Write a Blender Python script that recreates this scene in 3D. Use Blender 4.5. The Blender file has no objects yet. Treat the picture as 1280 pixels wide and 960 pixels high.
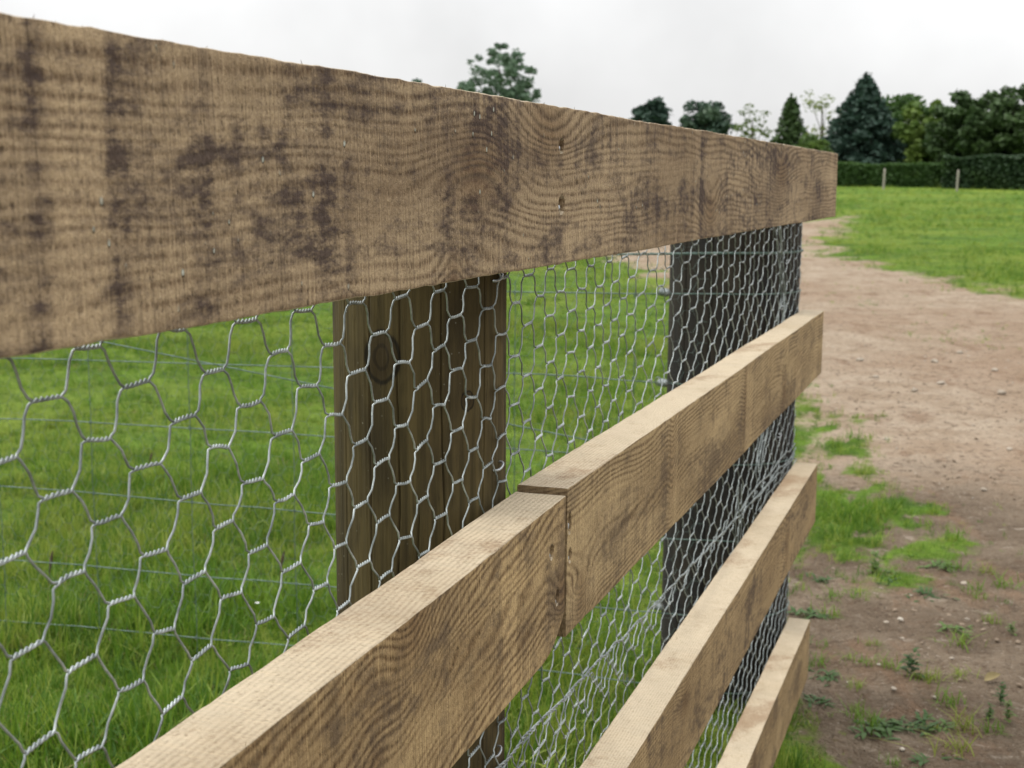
import bpy, math, random
import numpy as np
from mathutils import Matrix, Vector

R = math.radians
random.seed(7)
rng = np.random.default_rng(7)
sc = bpy.context.scene
col = sc.collection

# ------------------------------------------------------------------ camera
EYE = 1.34
FPX = 1676.47          # focal length in pixels of the 1280 px wide photograph
PITCH, ROLL = R(8.993), R(0.316)
fw = np.array([0, math.cos(PITCH), -math.sin(PITCH)])
up0 = np.array([0, math.sin(PITCH), math.cos(PITCH)])
rt0 = np.array([1.0, 0, 0])
RT = math.cos(ROLL) * rt0 + math.sin(ROLL) * up0
UP = -math.sin(ROLL) * rt0 + math.cos(ROLL) * up0
cd = bpy.data.cameras.new('camera')
cam = bpy.data.objects.new('camera', cd)
col.objects.link(cam)
sc.camera = cam
cd.sensor_width = 36
cd.lens = 36 * FPX / 1280
cd.clip_start = 0.02
cd.clip_end = 2000
cam.matrix_world = Matrix(((RT[0], UP[0], -fw[0], 0), (RT[1], UP[1], -fw[1], 0), (RT[2], UP[2], -fw[2], EYE), (0, 0, 0, 1)))
cd.dof.use_dof = True
cd.dof.focus_distance = 1.15
cd.dof.aperture_fstop = 17.0

# ------------------------------------------------------------------ sky, sun, exposure (overcast day)
SUN_AZ, SUN_EL = R(-72), R(50)          # azimuth from +Y, clockwise positive
wd = bpy.data.worlds.new('World')
sc.world = wd
wd.use_nodes = True
nt = wd.node_tree
nt.nodes.clear()
o_ = nt.nodes.new('ShaderNodeOutputWorld')
bg = nt.nodes.new('ShaderNodeBackground')
sky = nt.nodes.new('ShaderNodeTexSky')
sky.sky_type = 'NISHITA'
sky.sun_disc = False
sky.sun_elevation = SUN_EL
sky.sun_rotation = SUN_AZ
sky.dust_density = 3.0
scl = nt.nodes.new('ShaderNodeVectorMath'); scl.operation = 'SCALE'; scl.inputs['Scale'].default_value = 0.07
nt.links.new(sky.outputs[0], scl.inputs[0])
tc = nt.nodes.new('ShaderNodeTexCoord')
sx = nt.nodes.new('ShaderNodeSeparateXYZ'); nt.links.new(tc.outputs['Generated'], sx.inputs[0])
mx = nt.nodes.new('ShaderNodeMath'); mx.operation = 'MAXIMUM'; mx.inputs[1].default_value = 0.0
nt.links.new(sx.outputs[2], mx.inputs[0])
ov = nt.nodes.new('ShaderNodeMath'); ov.operation = 'MULTIPLY_ADD'          # overcast: brighter towards the zenith
ov.inputs[1].default_value = 1.45; ov.inputs[2].default_value = 0.655
nt.links.new(mx.outputs[0], ov.inputs[0])
nz = nt.nodes.new('ShaderNodeTexNoise'); nz.inputs['Scale'].default_value = 3.4; nz.inputs['Detail'].default_value = 5
nt.links.new(tc.outputs['Generated'], nz.inputs['Vector'])
nm = nt.nodes.new('ShaderNodeMapRange'); nm.inputs['To Min'].default_value = 0.80; nm.inputs['To Max'].default_value = 1.18
nm.inputs['From Min'].default_value = 0.3; nm.inputs['From Max'].default_value = 0.7
nt.links.new(nz.outputs['Fac'], nm.inputs['Value'])
mu = nt.nodes.new('ShaderNodeMath'); mu.operation = 'MULTIPLY'
nt.links.new(ov.outputs[0], mu.inputs[0]); nt.links.new(nm.outputs[0], mu.inputs[1])
cc = nt.nodes.new('ShaderNodeVectorMath'); cc.operation = 'SCALE'; cc.inputs[0].default_value = (1.0, 1.0, 1.0)
nt.links.new(mu.outputs[0], cc.inputs['Scale'])
mixw = nt.nodes.new('ShaderNodeMix'); mixw.data_type = 'RGBA'; mixw.inputs['Factor'].default_value = 0.93
nt.links.new(scl.outputs[0], mixw.inputs['A']); nt.links.new(cc.outputs[0], mixw.inputs['B'])
nt.links.new(mixw.outputs['Result'], bg.inputs['Color'])
bg.inputs['Strength'].default_value = 1.0
nt.links.new(bg.outputs[0], o_.inputs[0])

sl = bpy.data.lights.new('sun', 'SUN')
sl.energy = 1.5
sl.angle = R(14)
sl.color = (1.0, 0.96, 0.9)
sun = bpy.data.objects.new('sun', sl)
col.objects.link(sun)
sd = Vector((math.sin(SUN_AZ) * math.cos(SUN_EL), math.cos(SUN_AZ) * math.cos(SUN_EL), math.sin(SUN_EL)))
sun.rotation_euler = sd.to_track_quat('Z', 'Y').to_euler()
sun.location = sd * 30
sc.view_settings.view_transform = 'Standard'
sc.view_settings.look = 'None'
sc.view_settings.gamma = 1
sc.view_settings.exposure = 0.3
sc.view_settings.use_curve_mapping = False

# ------------------------------------------------------------------ helpers
def ray(px, py):
    d = fw + RT * (px - 640) / FPX - UP * (py - 480) / FPX
    return d / np.linalg.norm(d)

def hash2(ix, iy, seed=0):
    h = (ix.astype(np.int64) * 374761393 + iy.astype(np.int64) * 668265263 + seed * 974634541) & 0xffffffff
    h = ((h ^ (h >> 13)) * 1274126177) & 0xffffffff
    return ((h ^ (h >> 16)) & 0xffff) / 65535.0

def vnoise(x, y, seed=0):
    """smooth value noise in -1..1"""
    x = np.asarray(x, float); y = np.asarray(y, float)
    x, y = np.broadcast_arrays(x, y)
    ix = np.floor(x); iy = np.floor(y)
    u = x - ix; v = y - iy
    u = u * u * (3 - 2 * u); v = v * v * (3 - 2 * v)
    a = hash2(ix, iy, seed); b = hash2(ix + 1, iy, seed); c = hash2(ix, iy + 1, seed); d = hash2(ix + 1, iy + 1, seed)
    return ((a * (1 - u) + b * u) * (1 - v) + (c * (1 - u) + d * u) * v) * 2 - 1

def fbm(x, y, seed=0, oct=3):
    s = 0; a = 1; t = 0
    for k in range(oct):
        s = s + a * vnoise(np.asarray(x) * 2**k, np.asarray(y) * 2**k, seed + k); t += a; a *= 0.5
    return s / t

def mesh_obj(name, V, F, mat=None, parent=None, smooth=False, mw=None):
    me = bpy.data.meshes.new(name)
    V = np.asarray(V, np.float32)
    if isinstance(F, np.ndarray):
        k = F.shape[1]
        me.vertices.add(len(V)); me.vertices.foreach_set('co', V.ravel())
        me.loops.add(F.size); me.loops.foreach_set('vertex_index', F.astype(np.int32).ravel())
        me.polygons.add(len(F))
        me.polygons.foreach_set('loop_start', np.arange(0, F.size, k, dtype=np.int32))
        me.polygons.foreach_set('loop_total', np.full(len(F), k, np.int32))
        me.update(calc_edges=True)
    else:
        me.from_pydata(V.tolist(), [], F)
    me.validate()
    if smooth:
        me.polygons.foreach_set('use_smooth', np.ones(len(me.polygons), bool))
    if mat: me.materials.append(mat)
    o = bpy.data.objects.new(name, me)
    col.objects.link(o)
    if parent is not None: o.parent = parent
    if mw is not None:
        if parent is not None: o.matrix_parent_inverse = parent.matrix_world.inverted()
        o.matrix_world = mw
    return o

def empty(name, loc=(0, 0, 0), parent=None):
    o = bpy.data.objects.new(name, None)
    o.empty_display_size = 0.1
    col.objects.link(o)
    if parent is not None: o.parent = parent
    o.location = loc
    return o

def tag(o, label=None, cat=None, group=None, kind=None):
    if label: o['label'] = label
    if cat: o['category'] = cat
    if group: o['group'] = group
    if kind: o['kind'] = kind
    return o

def tube(P, r, sides=6, ref=(0.3, 0.2, 0.93), caps=False):
    """tube along polyline P (n,3) with radius r (scalar or per point); returns V, F(quads)"""
    P = np.asarray(P, float); n = len(P)
    r = np.broadcast_to(np.asarray(r, float), (n,))
    T = np.gradient(P, axis=0); T /= np.linalg.norm(T, axis=1)[:, None] + 1e-12
    ref = np.asarray(ref, float)
    N = ref - (T @ ref)[:, None] * T; N /= np.linalg.norm(N, axis=1)[:, None] + 1e-12
    B = np.cross(T, N)
    a = np.arange(sides) * 2 * math.pi / sides
    V = P[:, None, :] + r[:, None, None] * (np.cos(a)[None, :, None] * N[:, None, :] + np.sin(a)[None, :, None] * B[:, None, :])
    i = np.arange(n - 1)[:, None] * sides; j = np.arange(sides)[None, :]; j2 = (j + 1) % sides
    F = np.stack([i + j, i + j2, i + sides + j2, i + sides + j], -1).reshape(-1, 4)
    return V.reshape(-1, 3), F

class Geo:
    def __init__(s): s.V = []; s.F = []; s.n = 0
    def add(s, V, F):
        s.V.append(np.asarray(V, float)); s.F.append(np.asarray(F) + s.n); s.n += len(V); return s
    def arrays(s): return np.concatenate(s.V), np.concatenate(s.F)

# ---- shader expression helper
class X:
    def __init__(s, g, sock): s.g = g; s.s = sock
    def _b(s, op, o, rev=False):
        return s.g.m(op, o, s) if rev else s.g.m(op, s, o)
    def __add__(s, o): return s._b('ADD', o)
    __radd__ = __add__
    def __sub__(s, o): return s._b('SUBTRACT', o)
    def __rsub__(s, o): return s._b('SUBTRACT', o, True)
    def __mul__(s, o): return s._b('MULTIPLY', o)
    __rmul__ = __mul__
    def __truediv__(s, o): return s._b('DIVIDE', o)
    def __neg__(s): return s * -1.0

class Gr:
    def __init__(s, name, rough=0.8):
        s.mat = bpy.data.materials.new(name); s.mat.use_nodes = True
        s.t = s.mat.node_tree
        s.b = s.t.nodes['Principled BSDF']
        s.b.inputs['Roughness'].default_value = rough
        s.out = s.t.nodes['Material Output']
    def node(s, t): return s.t.nodes.new(t)
    def set(s, sock, v):
        if isinstance(v, X): s.t.links.new(v.s, sock)
        elif isinstance(v, (tuple, list)):
            sock.default_value = tuple(v) + ((1,) if len(v) == 3 and sock.type == 'RGBA' else ())
        else: sock.default_value = v
    def m(s, op, a, b=None, clamp=False):
        n = s.node('ShaderNodeMath'); n.operation = op; n.use_clamp = clamp
        s.set(n.inputs[0], a)
        if b is not None: s.set(n.inputs[1], b)
        return X(s, n.outputs[0])
    def coord(s, which='Object'):
        n = s.node('ShaderNodeTexCoord'); v = X(s, n.outputs[which])
        q = s.node('ShaderNodeSeparateXYZ'); s.set(q.inputs[0], v)
        return v, X(s, q.outputs[0]), X(s, q.outputs[1]), X(s, q.outputs[2])
    def coordx(s, v, k):
        q = s.node('ShaderNodeSeparateXYZ'); s.set(q.inputs[0], v); return X(s, q.outputs[k])
    def position(s):
        n = s.node('ShaderNodeNewGeometry'); return X(s, n.outputs['Position'])
    def vec(s, x, y, z):
        n = s.node('ShaderNodeCombineXYZ')
        for i, v in enumerate((x, y, z)): s.set(n.inputs[i], v)
        return X(s, n.outputs[0])
    def noise(s, v, scale=1.0, detail=3, rough=0.5, dist=0.0):
        n = s.node('ShaderNodeTexNoise'); s.set(n.inputs['Vector'], v)
        n.inputs['Scale'].default_value = scale; n.inputs['Detail'].default_value = detail
        n.inputs['Roughness'].default_value = rough; n.inputs['Distortion'].default_value = dist
        return X(s, n.outputs['Fac'])
    def voro(s, v, scale=1.0, out='Distance', rand=1.0):
        n = s.node('ShaderNodeTexVoronoi'); s.set(n.inputs['Vector'], v); n.inputs['Scale'].default_value = scale
        n.inputs['Randomness'].default_value = rand
        return X(s, n.outputs[out])
    def ss(s, v, a, b, lo=0.0, hi=1.0):
        n = s.node('ShaderNodeMapRange'); n.interpolation_type = 'SMOOTHSTEP'
        s.set(n.inputs['Value'], v)
        n.inputs['From Min'].default_value = a; n.inputs['From Max'].default_value = b
        n.inputs['To Min'].default_value = lo; n.inputs['To Max'].default_value = hi
        return X(s, n.outputs[0])
    def mix(s, f, a, b, mode='MIX'):
        n = s.node('ShaderNodeMix'); n.data_type = 'RGBA'; n.blend_type = mode
        s.set(n.inputs['Factor'], f); s.set(n.inputs['A'], a); s.set(n.inputs['B'], b)
        return X(s, n.outputs['Result'])
    def gauss(s, x, z, x0, z0, rx, rz):
        a = (x - x0) * (1.0 / rx); b = (z - z0) * (1.0 / rz)
        return s.m('EXPONENT', (a * a + b * b) * -1.0)
    def attr(s, name):
        n = s.node('ShaderNodeAttribute'); n.attribute_name = name; return X(s, n.outputs['Fac'])
    def bump(s, h, strength=0.5, dist=0.01):
        n = s.node('ShaderNodeBump'); n.inputs['Strength'].default_value = strength; n.inputs['Distance'].default_value = dist
        s.set(n.inputs['Height'], h); s.t.links.new(n.outputs[0], s.b.inputs['Normal'])
    def color(s, c): s.set(s.b.inputs['Base Color'], c)
    def rnd(s):
        n = s.node('ShaderNodeObjectInfo'); return X(s, n.outputs['Random'])

# ------------------------------------------------------------------ ground
def gz(x, y):
    x = np.asarray(x, float); y = np.asarray(y, float)
    r = 0.0125 * 3 * np.log1p(np.exp(np.clip((y - 12) / 3, -30, 30)))
    r = np.where(y > 90, 0.0125 * 78 + (y - 90) * 0.004, r)
    dd = np.hypot(x, y)
    b = 0.022 * fbm(x * 0.9, y * 0.9, 3) + 0.05 * fbm(x * 0.15, y * 0.15, 9) * np.clip((dd - 4) / 10, 0, 1)
    return r + b

def on_ground(px, py):
    d = ray(px, py)
    t = EYE / max(1e-3, -d[2])
    for k in range(60):
        p = d * t
        h = float(gz(p[0], p[1])) - EYE
        if d[2] > -1e-3: break
        t += (h / d[2] - t) * 0.5
    p = d * t
    return np.array([p[0], p[1], float(gz(p[0], p[1]))])

def poly_sd(px, py, poly):
    """signed distance, positive inside"""
    poly = np.asarray(poly, float)
    dmin = np.full(px.shape, 1e9); inside = np.zeros(px.shape, bool)
    for i in range(len(poly)):
        a = poly[i]; b = poly[(i + 1) % len(poly)]
        e = b - a; L = e @ e + 1e-12
        t = np.clip(((px - a[0]) * e[0] + (py - a[1]) * e[1]) / L, 0, 1)
        dmin = np.minimum(dmin, np.hypot(px - a[0] - t * e[0], py - a[1] - t * e[1]))
        c = ((a[1] > py) != (b[1] > py)) & (px < (b[0] - a[0]) * (py - a[1]) / (b[1] - a[1] + 1e-12) + a[0])
        inside ^= c
    return np.where(inside, dmin, -dmin)

def gpoly(pts): return [tuple(on_ground(*p)[:2]) for p in pts]
# bare track: worked out from where its edges meet the ground, then carried on outside the view
TRACK = gpoly([(985, 960), (985, 480), (955, 440), (845, 352), (780, 327), (700, 312), (560, 300)])
TRACK += gpoly([(560, 286), (850, 281), (1012, 277), (1068, 268), (1046, 288), (1024, 305), (1040, 318), (1100, 331), (1180, 347), (1290, 372)])
TRACK += [(9.5, 13.0), (14.0, 8.0), (14, -12), (-3.0, -12), (-0.25, -2), (0.35, 1.6)]
PATCH_A = gpoly([(975, 492), (1030, 497), (1075, 520), (1118, 572), (1170, 630), (1185, 690), (1120, 715), (1050, 716), (975, 700)])
PATCH_B = gpoly([(960, 868), (1010, 872), (1050, 905), (1065, 970), (950, 970)])
PATCHES_FAINT = [gpoly([(1035, 350), (1100, 362), (1130, 382), (1060, 385), (1015, 362)]), gpoly([(1110, 395), (1190, 398), (1235, 425), (1180, 432), (1120, 415)]),
                 gpoly([(1060, 700), (1190, 690), (1240, 740), (1090, 745)])]

def cover(x, y):
    """how much grass covers the ground, 0..1"""
    x = np.asarray(x, float); y = np.asarray(y, float)
    dd = np.hypot(x, y)
    k = np.clip(dd * 0.035, 0.10, 0.6)
    sdv = poly_sd(x, y, TRACK)
    n1 = fbm(x * 2.3, y * 2.3, 21); n2 = fbm(x * 6, y * 6, 31)
    out = np.clip(0.5 - (sdv + n1 * k * 1.3) / (2 * k), 0, 1)
    a = poly_sd(x, y, PATCH_A)
    pa = np.clip(0.5 + (a + 0.22 * n1 + 0.16 * n2 - 0.05) / 0.34, 0, 1) * np.clip(0.66 + 1.5 * n2 + .8 * fbm(x * 15, y * 15, 35), 0, .9)
    b = poly_sd(x, y, PATCH_B)
    pb = np.clip(0.5 + (b + 0.08 * n1 + 0.08 * n2) / 0.16, 0, 1) * np.clip(0.25 + 1.2 * n2 + .6 * fbm(x * 15, y * 15, 36), 0, .8)
    c = np.zeros_like(out)
    for P in PATCHES_FAINT:
        c = np.maximum(c, np.clip(0.4 + (poly_sd(x, y, P) + 0.3 * n1) / (0.12 * dd), 0, 1) * np.clip(0.3 + 0.8 * n2, 0, 0.6))
    return np.clip(np.maximum(np.maximum(out, pa), np.maximum(pb, c)), 0, 1)

az = np.concatenate([np.arange(-36, 36.01, 0.32), np.arange(39, 324, 3.0)])
rad = 0.35 * 1.0215 ** np.arange(0, 352)
A_, R_ = np.meshgrid(np.radians(az), rad)
gx = R_ * np.sin(A_); gy = R_ * np.cos(A_)
gzv = gz(gx, gy)
cov = cover(gx.ravel(), gy.ravel())
bare = (1 - cov).reshape(gx.shape)
gzv = gzv + bare * np.clip(1 - R_ / 18, 0, 1) * (0.016 * fbm(gx * 6, gy * 6, 41) + 0.014 * fbm(gx * 17, gy * 17, 43)) - bare * 0.012
nA, nR = len(az), len(rad)
i = np.arange(nR - 1)[:, None] * nA; j = np.arange(nA)[None, :]; j2 = (j + 1) % nA
Fg = np.stack([i + j, i + nA + j, i + nA + j2, i + j2], -1).reshape(-1, 4)

g = Gr('ground_mat', 0.95)
P = g.position()
gc = g.attr('cover')
nA1 = g.noise(P, 0.35, 4); nB1 = g.noise(P, 3.0, 4, 0.6); nC1 = g.noise(P, 22.0, 4, 0.65); nD1 = g.noise(P, 90.0, 3, 0.6)
near_dark = g.attr('near_dark')
dirt = g.mix(g.ss(nB1, 0.32, 0.68), (0.320, 0.240, 0.165), (0.430, 0.345, 0.255))
dirt = g.mix(g.ss(nA1, 0.42, 0.62) * 0.7, dirt, (0.300, 0.205, 0.135))
dark_soil = g.mix(g.ss(nB1, 0.32, 0.68), (0.125, 0.090, 0.060), (0.205, 0.157, 0.110))
dirt = g.mix(g.ss(near_dark + (nB1 - 0.5) * 0.9, 0.25, 0.8), dirt, dark_soil)
nE1 = g.noise(g.vec(g.coordx(P, 0) * 3.2, g.coordx(P, 1) * 1.3, 0.0), 1.0, 5, 0.7)
dirt = g.mix(g.ss(nE1, 0.53, 0.66) * 0.6, dirt, (0.205, 0.125, 0.075))
dirt = g.mix(g.ss(nC1, 0.52, 0.70) * 0.75, dirt, (0.085, 0.056, 0.036))
nG1 = g.noise(P, 11.0, 6, 0.75)
dirt = g.mix(g.ss(nG1, 0.55, 0.66) * 0.55, dirt, (0.15, 0.098, 0.062))
dirt = g.mix(g.ss(nG1, 0.42, 0.34) * 0.4, dirt, (0.47, 0.40, 0.32))
dirt = g.mix(g.ss(nD1, 0.58, 0.70) * 0.45, dirt, (0.065, 0.045, 0.03))
dirt = g.mix(g.ss(nD1, 0.40, 0.30) * 0.5, dirt, (0.40, 0.34, 0.27))
grs = g.mix(g.ss(nB1, 0.3, 0.7), (0.050, 0.105, 0.012), (0.130, 0.225, 0.020))
grs = g.mix(g.ss(nA1, 0.40, 0.66) * 0.8, grs, (0.180, 0.240, 0.030))
grs = g.mix(g.ss(nC1, 0.6, 0.72) * 0.4, grs, (0.12, 0.09, 0.035))
f = g.ss(gc + (nC1 - 0.5) * 0.7 + (nB1 - 0.5) * 0.5, 0.32, 0.68)
g.color(g.mix(f, dirt, grs))
nF1 = g.noise(P, 9.0, 5, 0.7)
g.bump(nF1 * 1.6 + nC1 * 0.9 + nD1 * 0.5, 1.0, 0.045)
g.b.inputs['Specular IOR Level'].default_value = 0.15
ground = mesh_obj('ground', np.stack([gx, gy, gzv], -1).reshape(-1, 3), Fg, g.mat, smooth=True)
near_dark_v = np.clip(1.15 - np.maximum((gy - 4.2) / 3.0, 0) - np.maximum((gx - 1.9) / 3.0, 0) + .4 * fbm(gx * .6, gy * .6, 77), 0, 1)  # soil tone goes darker on the near ground by the fence
at = ground.data.attributes.new('near_dark', 'FLOAT', 'POINT'); at.data.foreach_set('value', near_dark_v.ravel().astype(np.float32))
at = ground.data.attributes.new('cover', 'FLOAT', 'POINT'); at.data.foreach_set('value', cov.astype(np.float32))
tag(ground, 'sandy dirt track curving past green pasture', kind='structure')

# ------------------------------------------------------------------ wood
def wood_mat(name, seed, base, late, stain, stain_amt, ring, knots=(), dark=(), pale=(), specks=0.0, tilt=0.0, crisp=0.25, wob=1.0):
    g = Gr(name, 0.82)
    v, x, y, z = g.coord('Object')
    tn = g.node('ShaderNodeTexCoord'); ns = g.node('ShaderNodeSeparateXYZ'); g.t.links.new(tn.outputs['Normal'], ns.inputs[0])
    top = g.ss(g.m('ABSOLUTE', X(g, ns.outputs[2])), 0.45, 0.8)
    end = g.ss(g.m('ABSOLUTE', X(g, ns.outputs[0])), 0.5, 0.9)
    sv = g.vec(x + seed * 3.7, y, z + seed * 1.3)
    w1 = g.noise(g.vec(x * 1.6 + seed * 5.1, y * 2.0, z * 4.0 + seed), 1.0, 2)
    w2 = g.noise(g.vec(x * 9.0 + seed * 2.1, y * 14.0, z * 22.0), 1.0, 3)
    F = z + y * 0.55 + x * tilt + (w1 - 0.5) * (0.10 * wob) + (w2 - 0.5) * (0.016 * wob)
    kn = None
    for (kx, kz, rx, rz, amp) in knots:
        q = g.gauss(x, z, kx, kz, rx, rz)
        F = F + q * amp * (1.0 - top * 0.75)
    sp_ = g.noise(g.vec(x * 0.9 + seed * 3.3, y * 6.0, z * 17.0 + seed * 2), 1.0, 2)
    F = F + top * (y * 1.5 - x * (tilt * 0.9) - (w1 - 0.5) * (0.07 * wob))
    ph = F * (1.0 / ring) + (sp_ - 0.5) * 5.5
    lw = g.m('POWER', 0.5 - g.m('COSINE', ph * 6.28318) * 0.5, 1.6)
    fine = g.noise(g.vec(x * 55.0, y * 500.0, z * 420.0 + seed), 1.0, 4, 0.65)
    rv = g.noise(g.vec(x * 3.0 + seed, y * 20, z * 20.0 + seed * 9), 1.0, 3)
    saw = g.noise(g.vec(x * 560.0 + z * 26.0, y * 30.0, z * 7.0 + seed), 1.0, 3, 0.65)
    saw2 = g.noise(g.vec(x * 330.0 + z * 30.0, y * 60.0, z * 75.0 + seed), 1.0, 3, 0.65)
    pit = g.noise(g.vec(x * 300.0, y * 260.0, z * 170.0 + seed), 1.0, 4, 0.7)
    lwv = lw * g.ss(rv + g.gauss(x, z, 0.0, 0.065, 30.0, 0.022) * 0.16, 0.36, 0.60, 0.15, 1.0) * g.ss(saw2, 0.34, 0.60, crisp, 1.0)
    c = g.mix(lwv, base, late)
    tone = g.noise(g.vec(x * 2.6 + seed * 8, y * 3, z * 9.0 + seed), 1.0, 4, 0.6)
    c = g.mix(g.ss(tone, 0.42, 0.66) * 0.75, c, g.mix(0.6, c, late))
    c = g.mix(g.ss(tone, 0.48, 0.28) * 0.5, c, tuple(min(1, q * 1.22) for q in base))
    # saw kerf marks across the board and a rough fuzzy surface
    c = g.mix(g.ss(saw, 0.48, 0.72) * 0.62, c, tuple(q * 0.36 for q in base))
    c = g.mix(g.ss(saw, 0.48, 0.28) * 0.55, c, tuple(min(1, q * 1.5) for q in base))
    c = g.mix(g.ss(pit + lwv * 0.05, 0.55, 0.72) * 0.75, c, tuple(q * 0.26 for q in late))
    c = g.mix(g.ss(pit, 0.44, 0.30) * 0.35, c, tuple(min(1, q * 1.55) for q in base))
    c = g.mix(g.ss(fine, 0.55, 0.75) * 0.25, c, late)
    # weather stains, mostly on the sawn faces
    s1 = g.noise(g.vec(x * 5.5 + seed, y * 5, z * 15.0 + seed * 3), 1.0, 6, 0.68, 0.4)
    s2 = g.noise(g.vec(x * 42.0 + seed, y * 6, z * 3.0), 1.0, 3, 0.6)
    s3 = g.noise(g.vec(x * 38.0 + seed, y * 40, z * 90.0), 1.0, 5, 0.75)
    st = g.ss(s1 * 0.74 + s2 * 0.26 + s3 * 0.50, 0.70, 0.92)
    for (kx, kz, rx, rz, k) in dark:
        st = st + g.gauss(x, z, kx, kz, rx, rz) * k * g.ss(s3 + s2 * 0.5, 0.55, 0.95, 0.2, 1.0)
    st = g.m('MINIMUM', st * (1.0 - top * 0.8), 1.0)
    c = g.mix(g.m('MINIMUM', st * stain_amt, 0.93), c, g.mix(lw * 0.6, stain, tuple(q * 0.55 for q in stain)))
    for (kx, kz, rx, rz, amp) in knots:
        q = g.gauss(x, z, kx, kz, rx * 0.55, rz * 0.55)
        c = g.mix(q * 0.55, c, g.mix(lw, (0.17, 0.095, 0.042), (0.060, 0.034, 0.018)))
    for (x0, x1, k) in pale:
        m = g.ss(x + (s2 - 0.5) * 0.006, x0 - 0.0015, x0 + 0.0015) * g.ss(x + (s2 - 0.5) * 0.006, x1 - 0.0015, x1 + 0.0015, 1.0, 0.0)
        m = m * g.ss(pit + s3 * 0.6, 0.55, 0.95, 1.0, 0.3)
        c = g.mix(m * k, c, g.mix(lwv * 0.8, tuple(min(1, q * 1.25) for q in base), late))
    # grit and resin blotches
    gr_ = g.noise(g.vec(x * 130.0 + seed, y * 130, z * 130.0), 1.0, 5, 0.75)
    c = g.mix(g.ss(gr_, 0.60, 0.74) * 0.6, c, tuple(q * 0.5 for q in stain))
    # paler colour on the top and bottom faces
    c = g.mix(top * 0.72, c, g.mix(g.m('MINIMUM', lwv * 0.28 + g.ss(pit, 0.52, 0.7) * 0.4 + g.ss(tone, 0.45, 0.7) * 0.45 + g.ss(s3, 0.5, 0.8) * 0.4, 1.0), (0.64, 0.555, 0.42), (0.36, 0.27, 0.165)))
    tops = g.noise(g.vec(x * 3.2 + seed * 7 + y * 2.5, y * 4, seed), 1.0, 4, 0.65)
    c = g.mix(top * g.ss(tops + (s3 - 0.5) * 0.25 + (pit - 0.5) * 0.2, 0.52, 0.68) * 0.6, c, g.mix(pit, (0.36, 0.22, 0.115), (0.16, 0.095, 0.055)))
    c = g.mix(end * 0.45, c, (0.13, 0.085, 0.05))
    hgt = saw * 0.7 - pit * 1.1 - lw * 0.06 + s3 * 0.4
    if specks:
        vd = g.voro(g.vec(x * 95.0, y * 95, z * 62.0 + seed), 1.0)
        cl = g.noise(g.vec(x * 9.0, y * 9, z * 16.0 + seed * 4), 1.0, 2)
        rr = g.noise(g.vec(x * 70.0, y * 9, z * 60.0), 1.0, 1)
        m = g.ss(vd, 0.16, 0.10) * g.ss(cl + rr * 0.5, 0.80, 0.90)
        c = g.mix(m * specks, c, (0.50, 0.52, 0.44))
        hgt = hgt + m * 1.5
    g.color(c)
    g.bump(hgt, 0.95, 0.003)
    g.b.inputs['Specular IOR Level'].default_value = 0.2
    return g.mat

YAW = 0.34421
a0 = np.array([math.sin(YAW), math.cos(YAW), 0]); n0 = np.array([-math.cos(YAW), math.sin(YAW), 0]); ez = np.array([0, 0, 1.0])
def FP(s, n, z):   # fence coordinates (along, away from the track, height above the lens) to the world
    s, n, z = np.broadcast_arrays(np.asarray(s, float), n, z)
    return s[..., None] * a0 + n[..., None] * n0 + (z + EYE)[..., None] * ez

fence = empty('wooden_fence', tuple(FP(1.215, 0.53, -EYE)))
tag(fence, 'sawn timber rail fence with round posts and chicken wire beside the dirt track', 'fence')
bpy.context.view_layer.update()
TH = 0.0531
g = Gr('nail_mat', 0.4); g.b.inputs['Metallic'].default_value = 0.8; g.color((0.42, 0.44, 0.46)); NAIL = g.mat

def nonuni(lo, hi, step, fine=(), fstep=0.001, frad=0.012):
    a = list(np.arange(lo, hi, step)) + [hi]
    for c in fine: a += list(np.arange(c - frad, c + frad + 1e-6, fstep))
    a = np.unique(np.round([q for q in a if lo <= q <= hi], 5))
    keep = [a[0]]
    for q in a[1:]:
        if q - keep[-1] > 0.0006: keep.append(q)
    keep[-1] = hi
    return np.array(keep)

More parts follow.
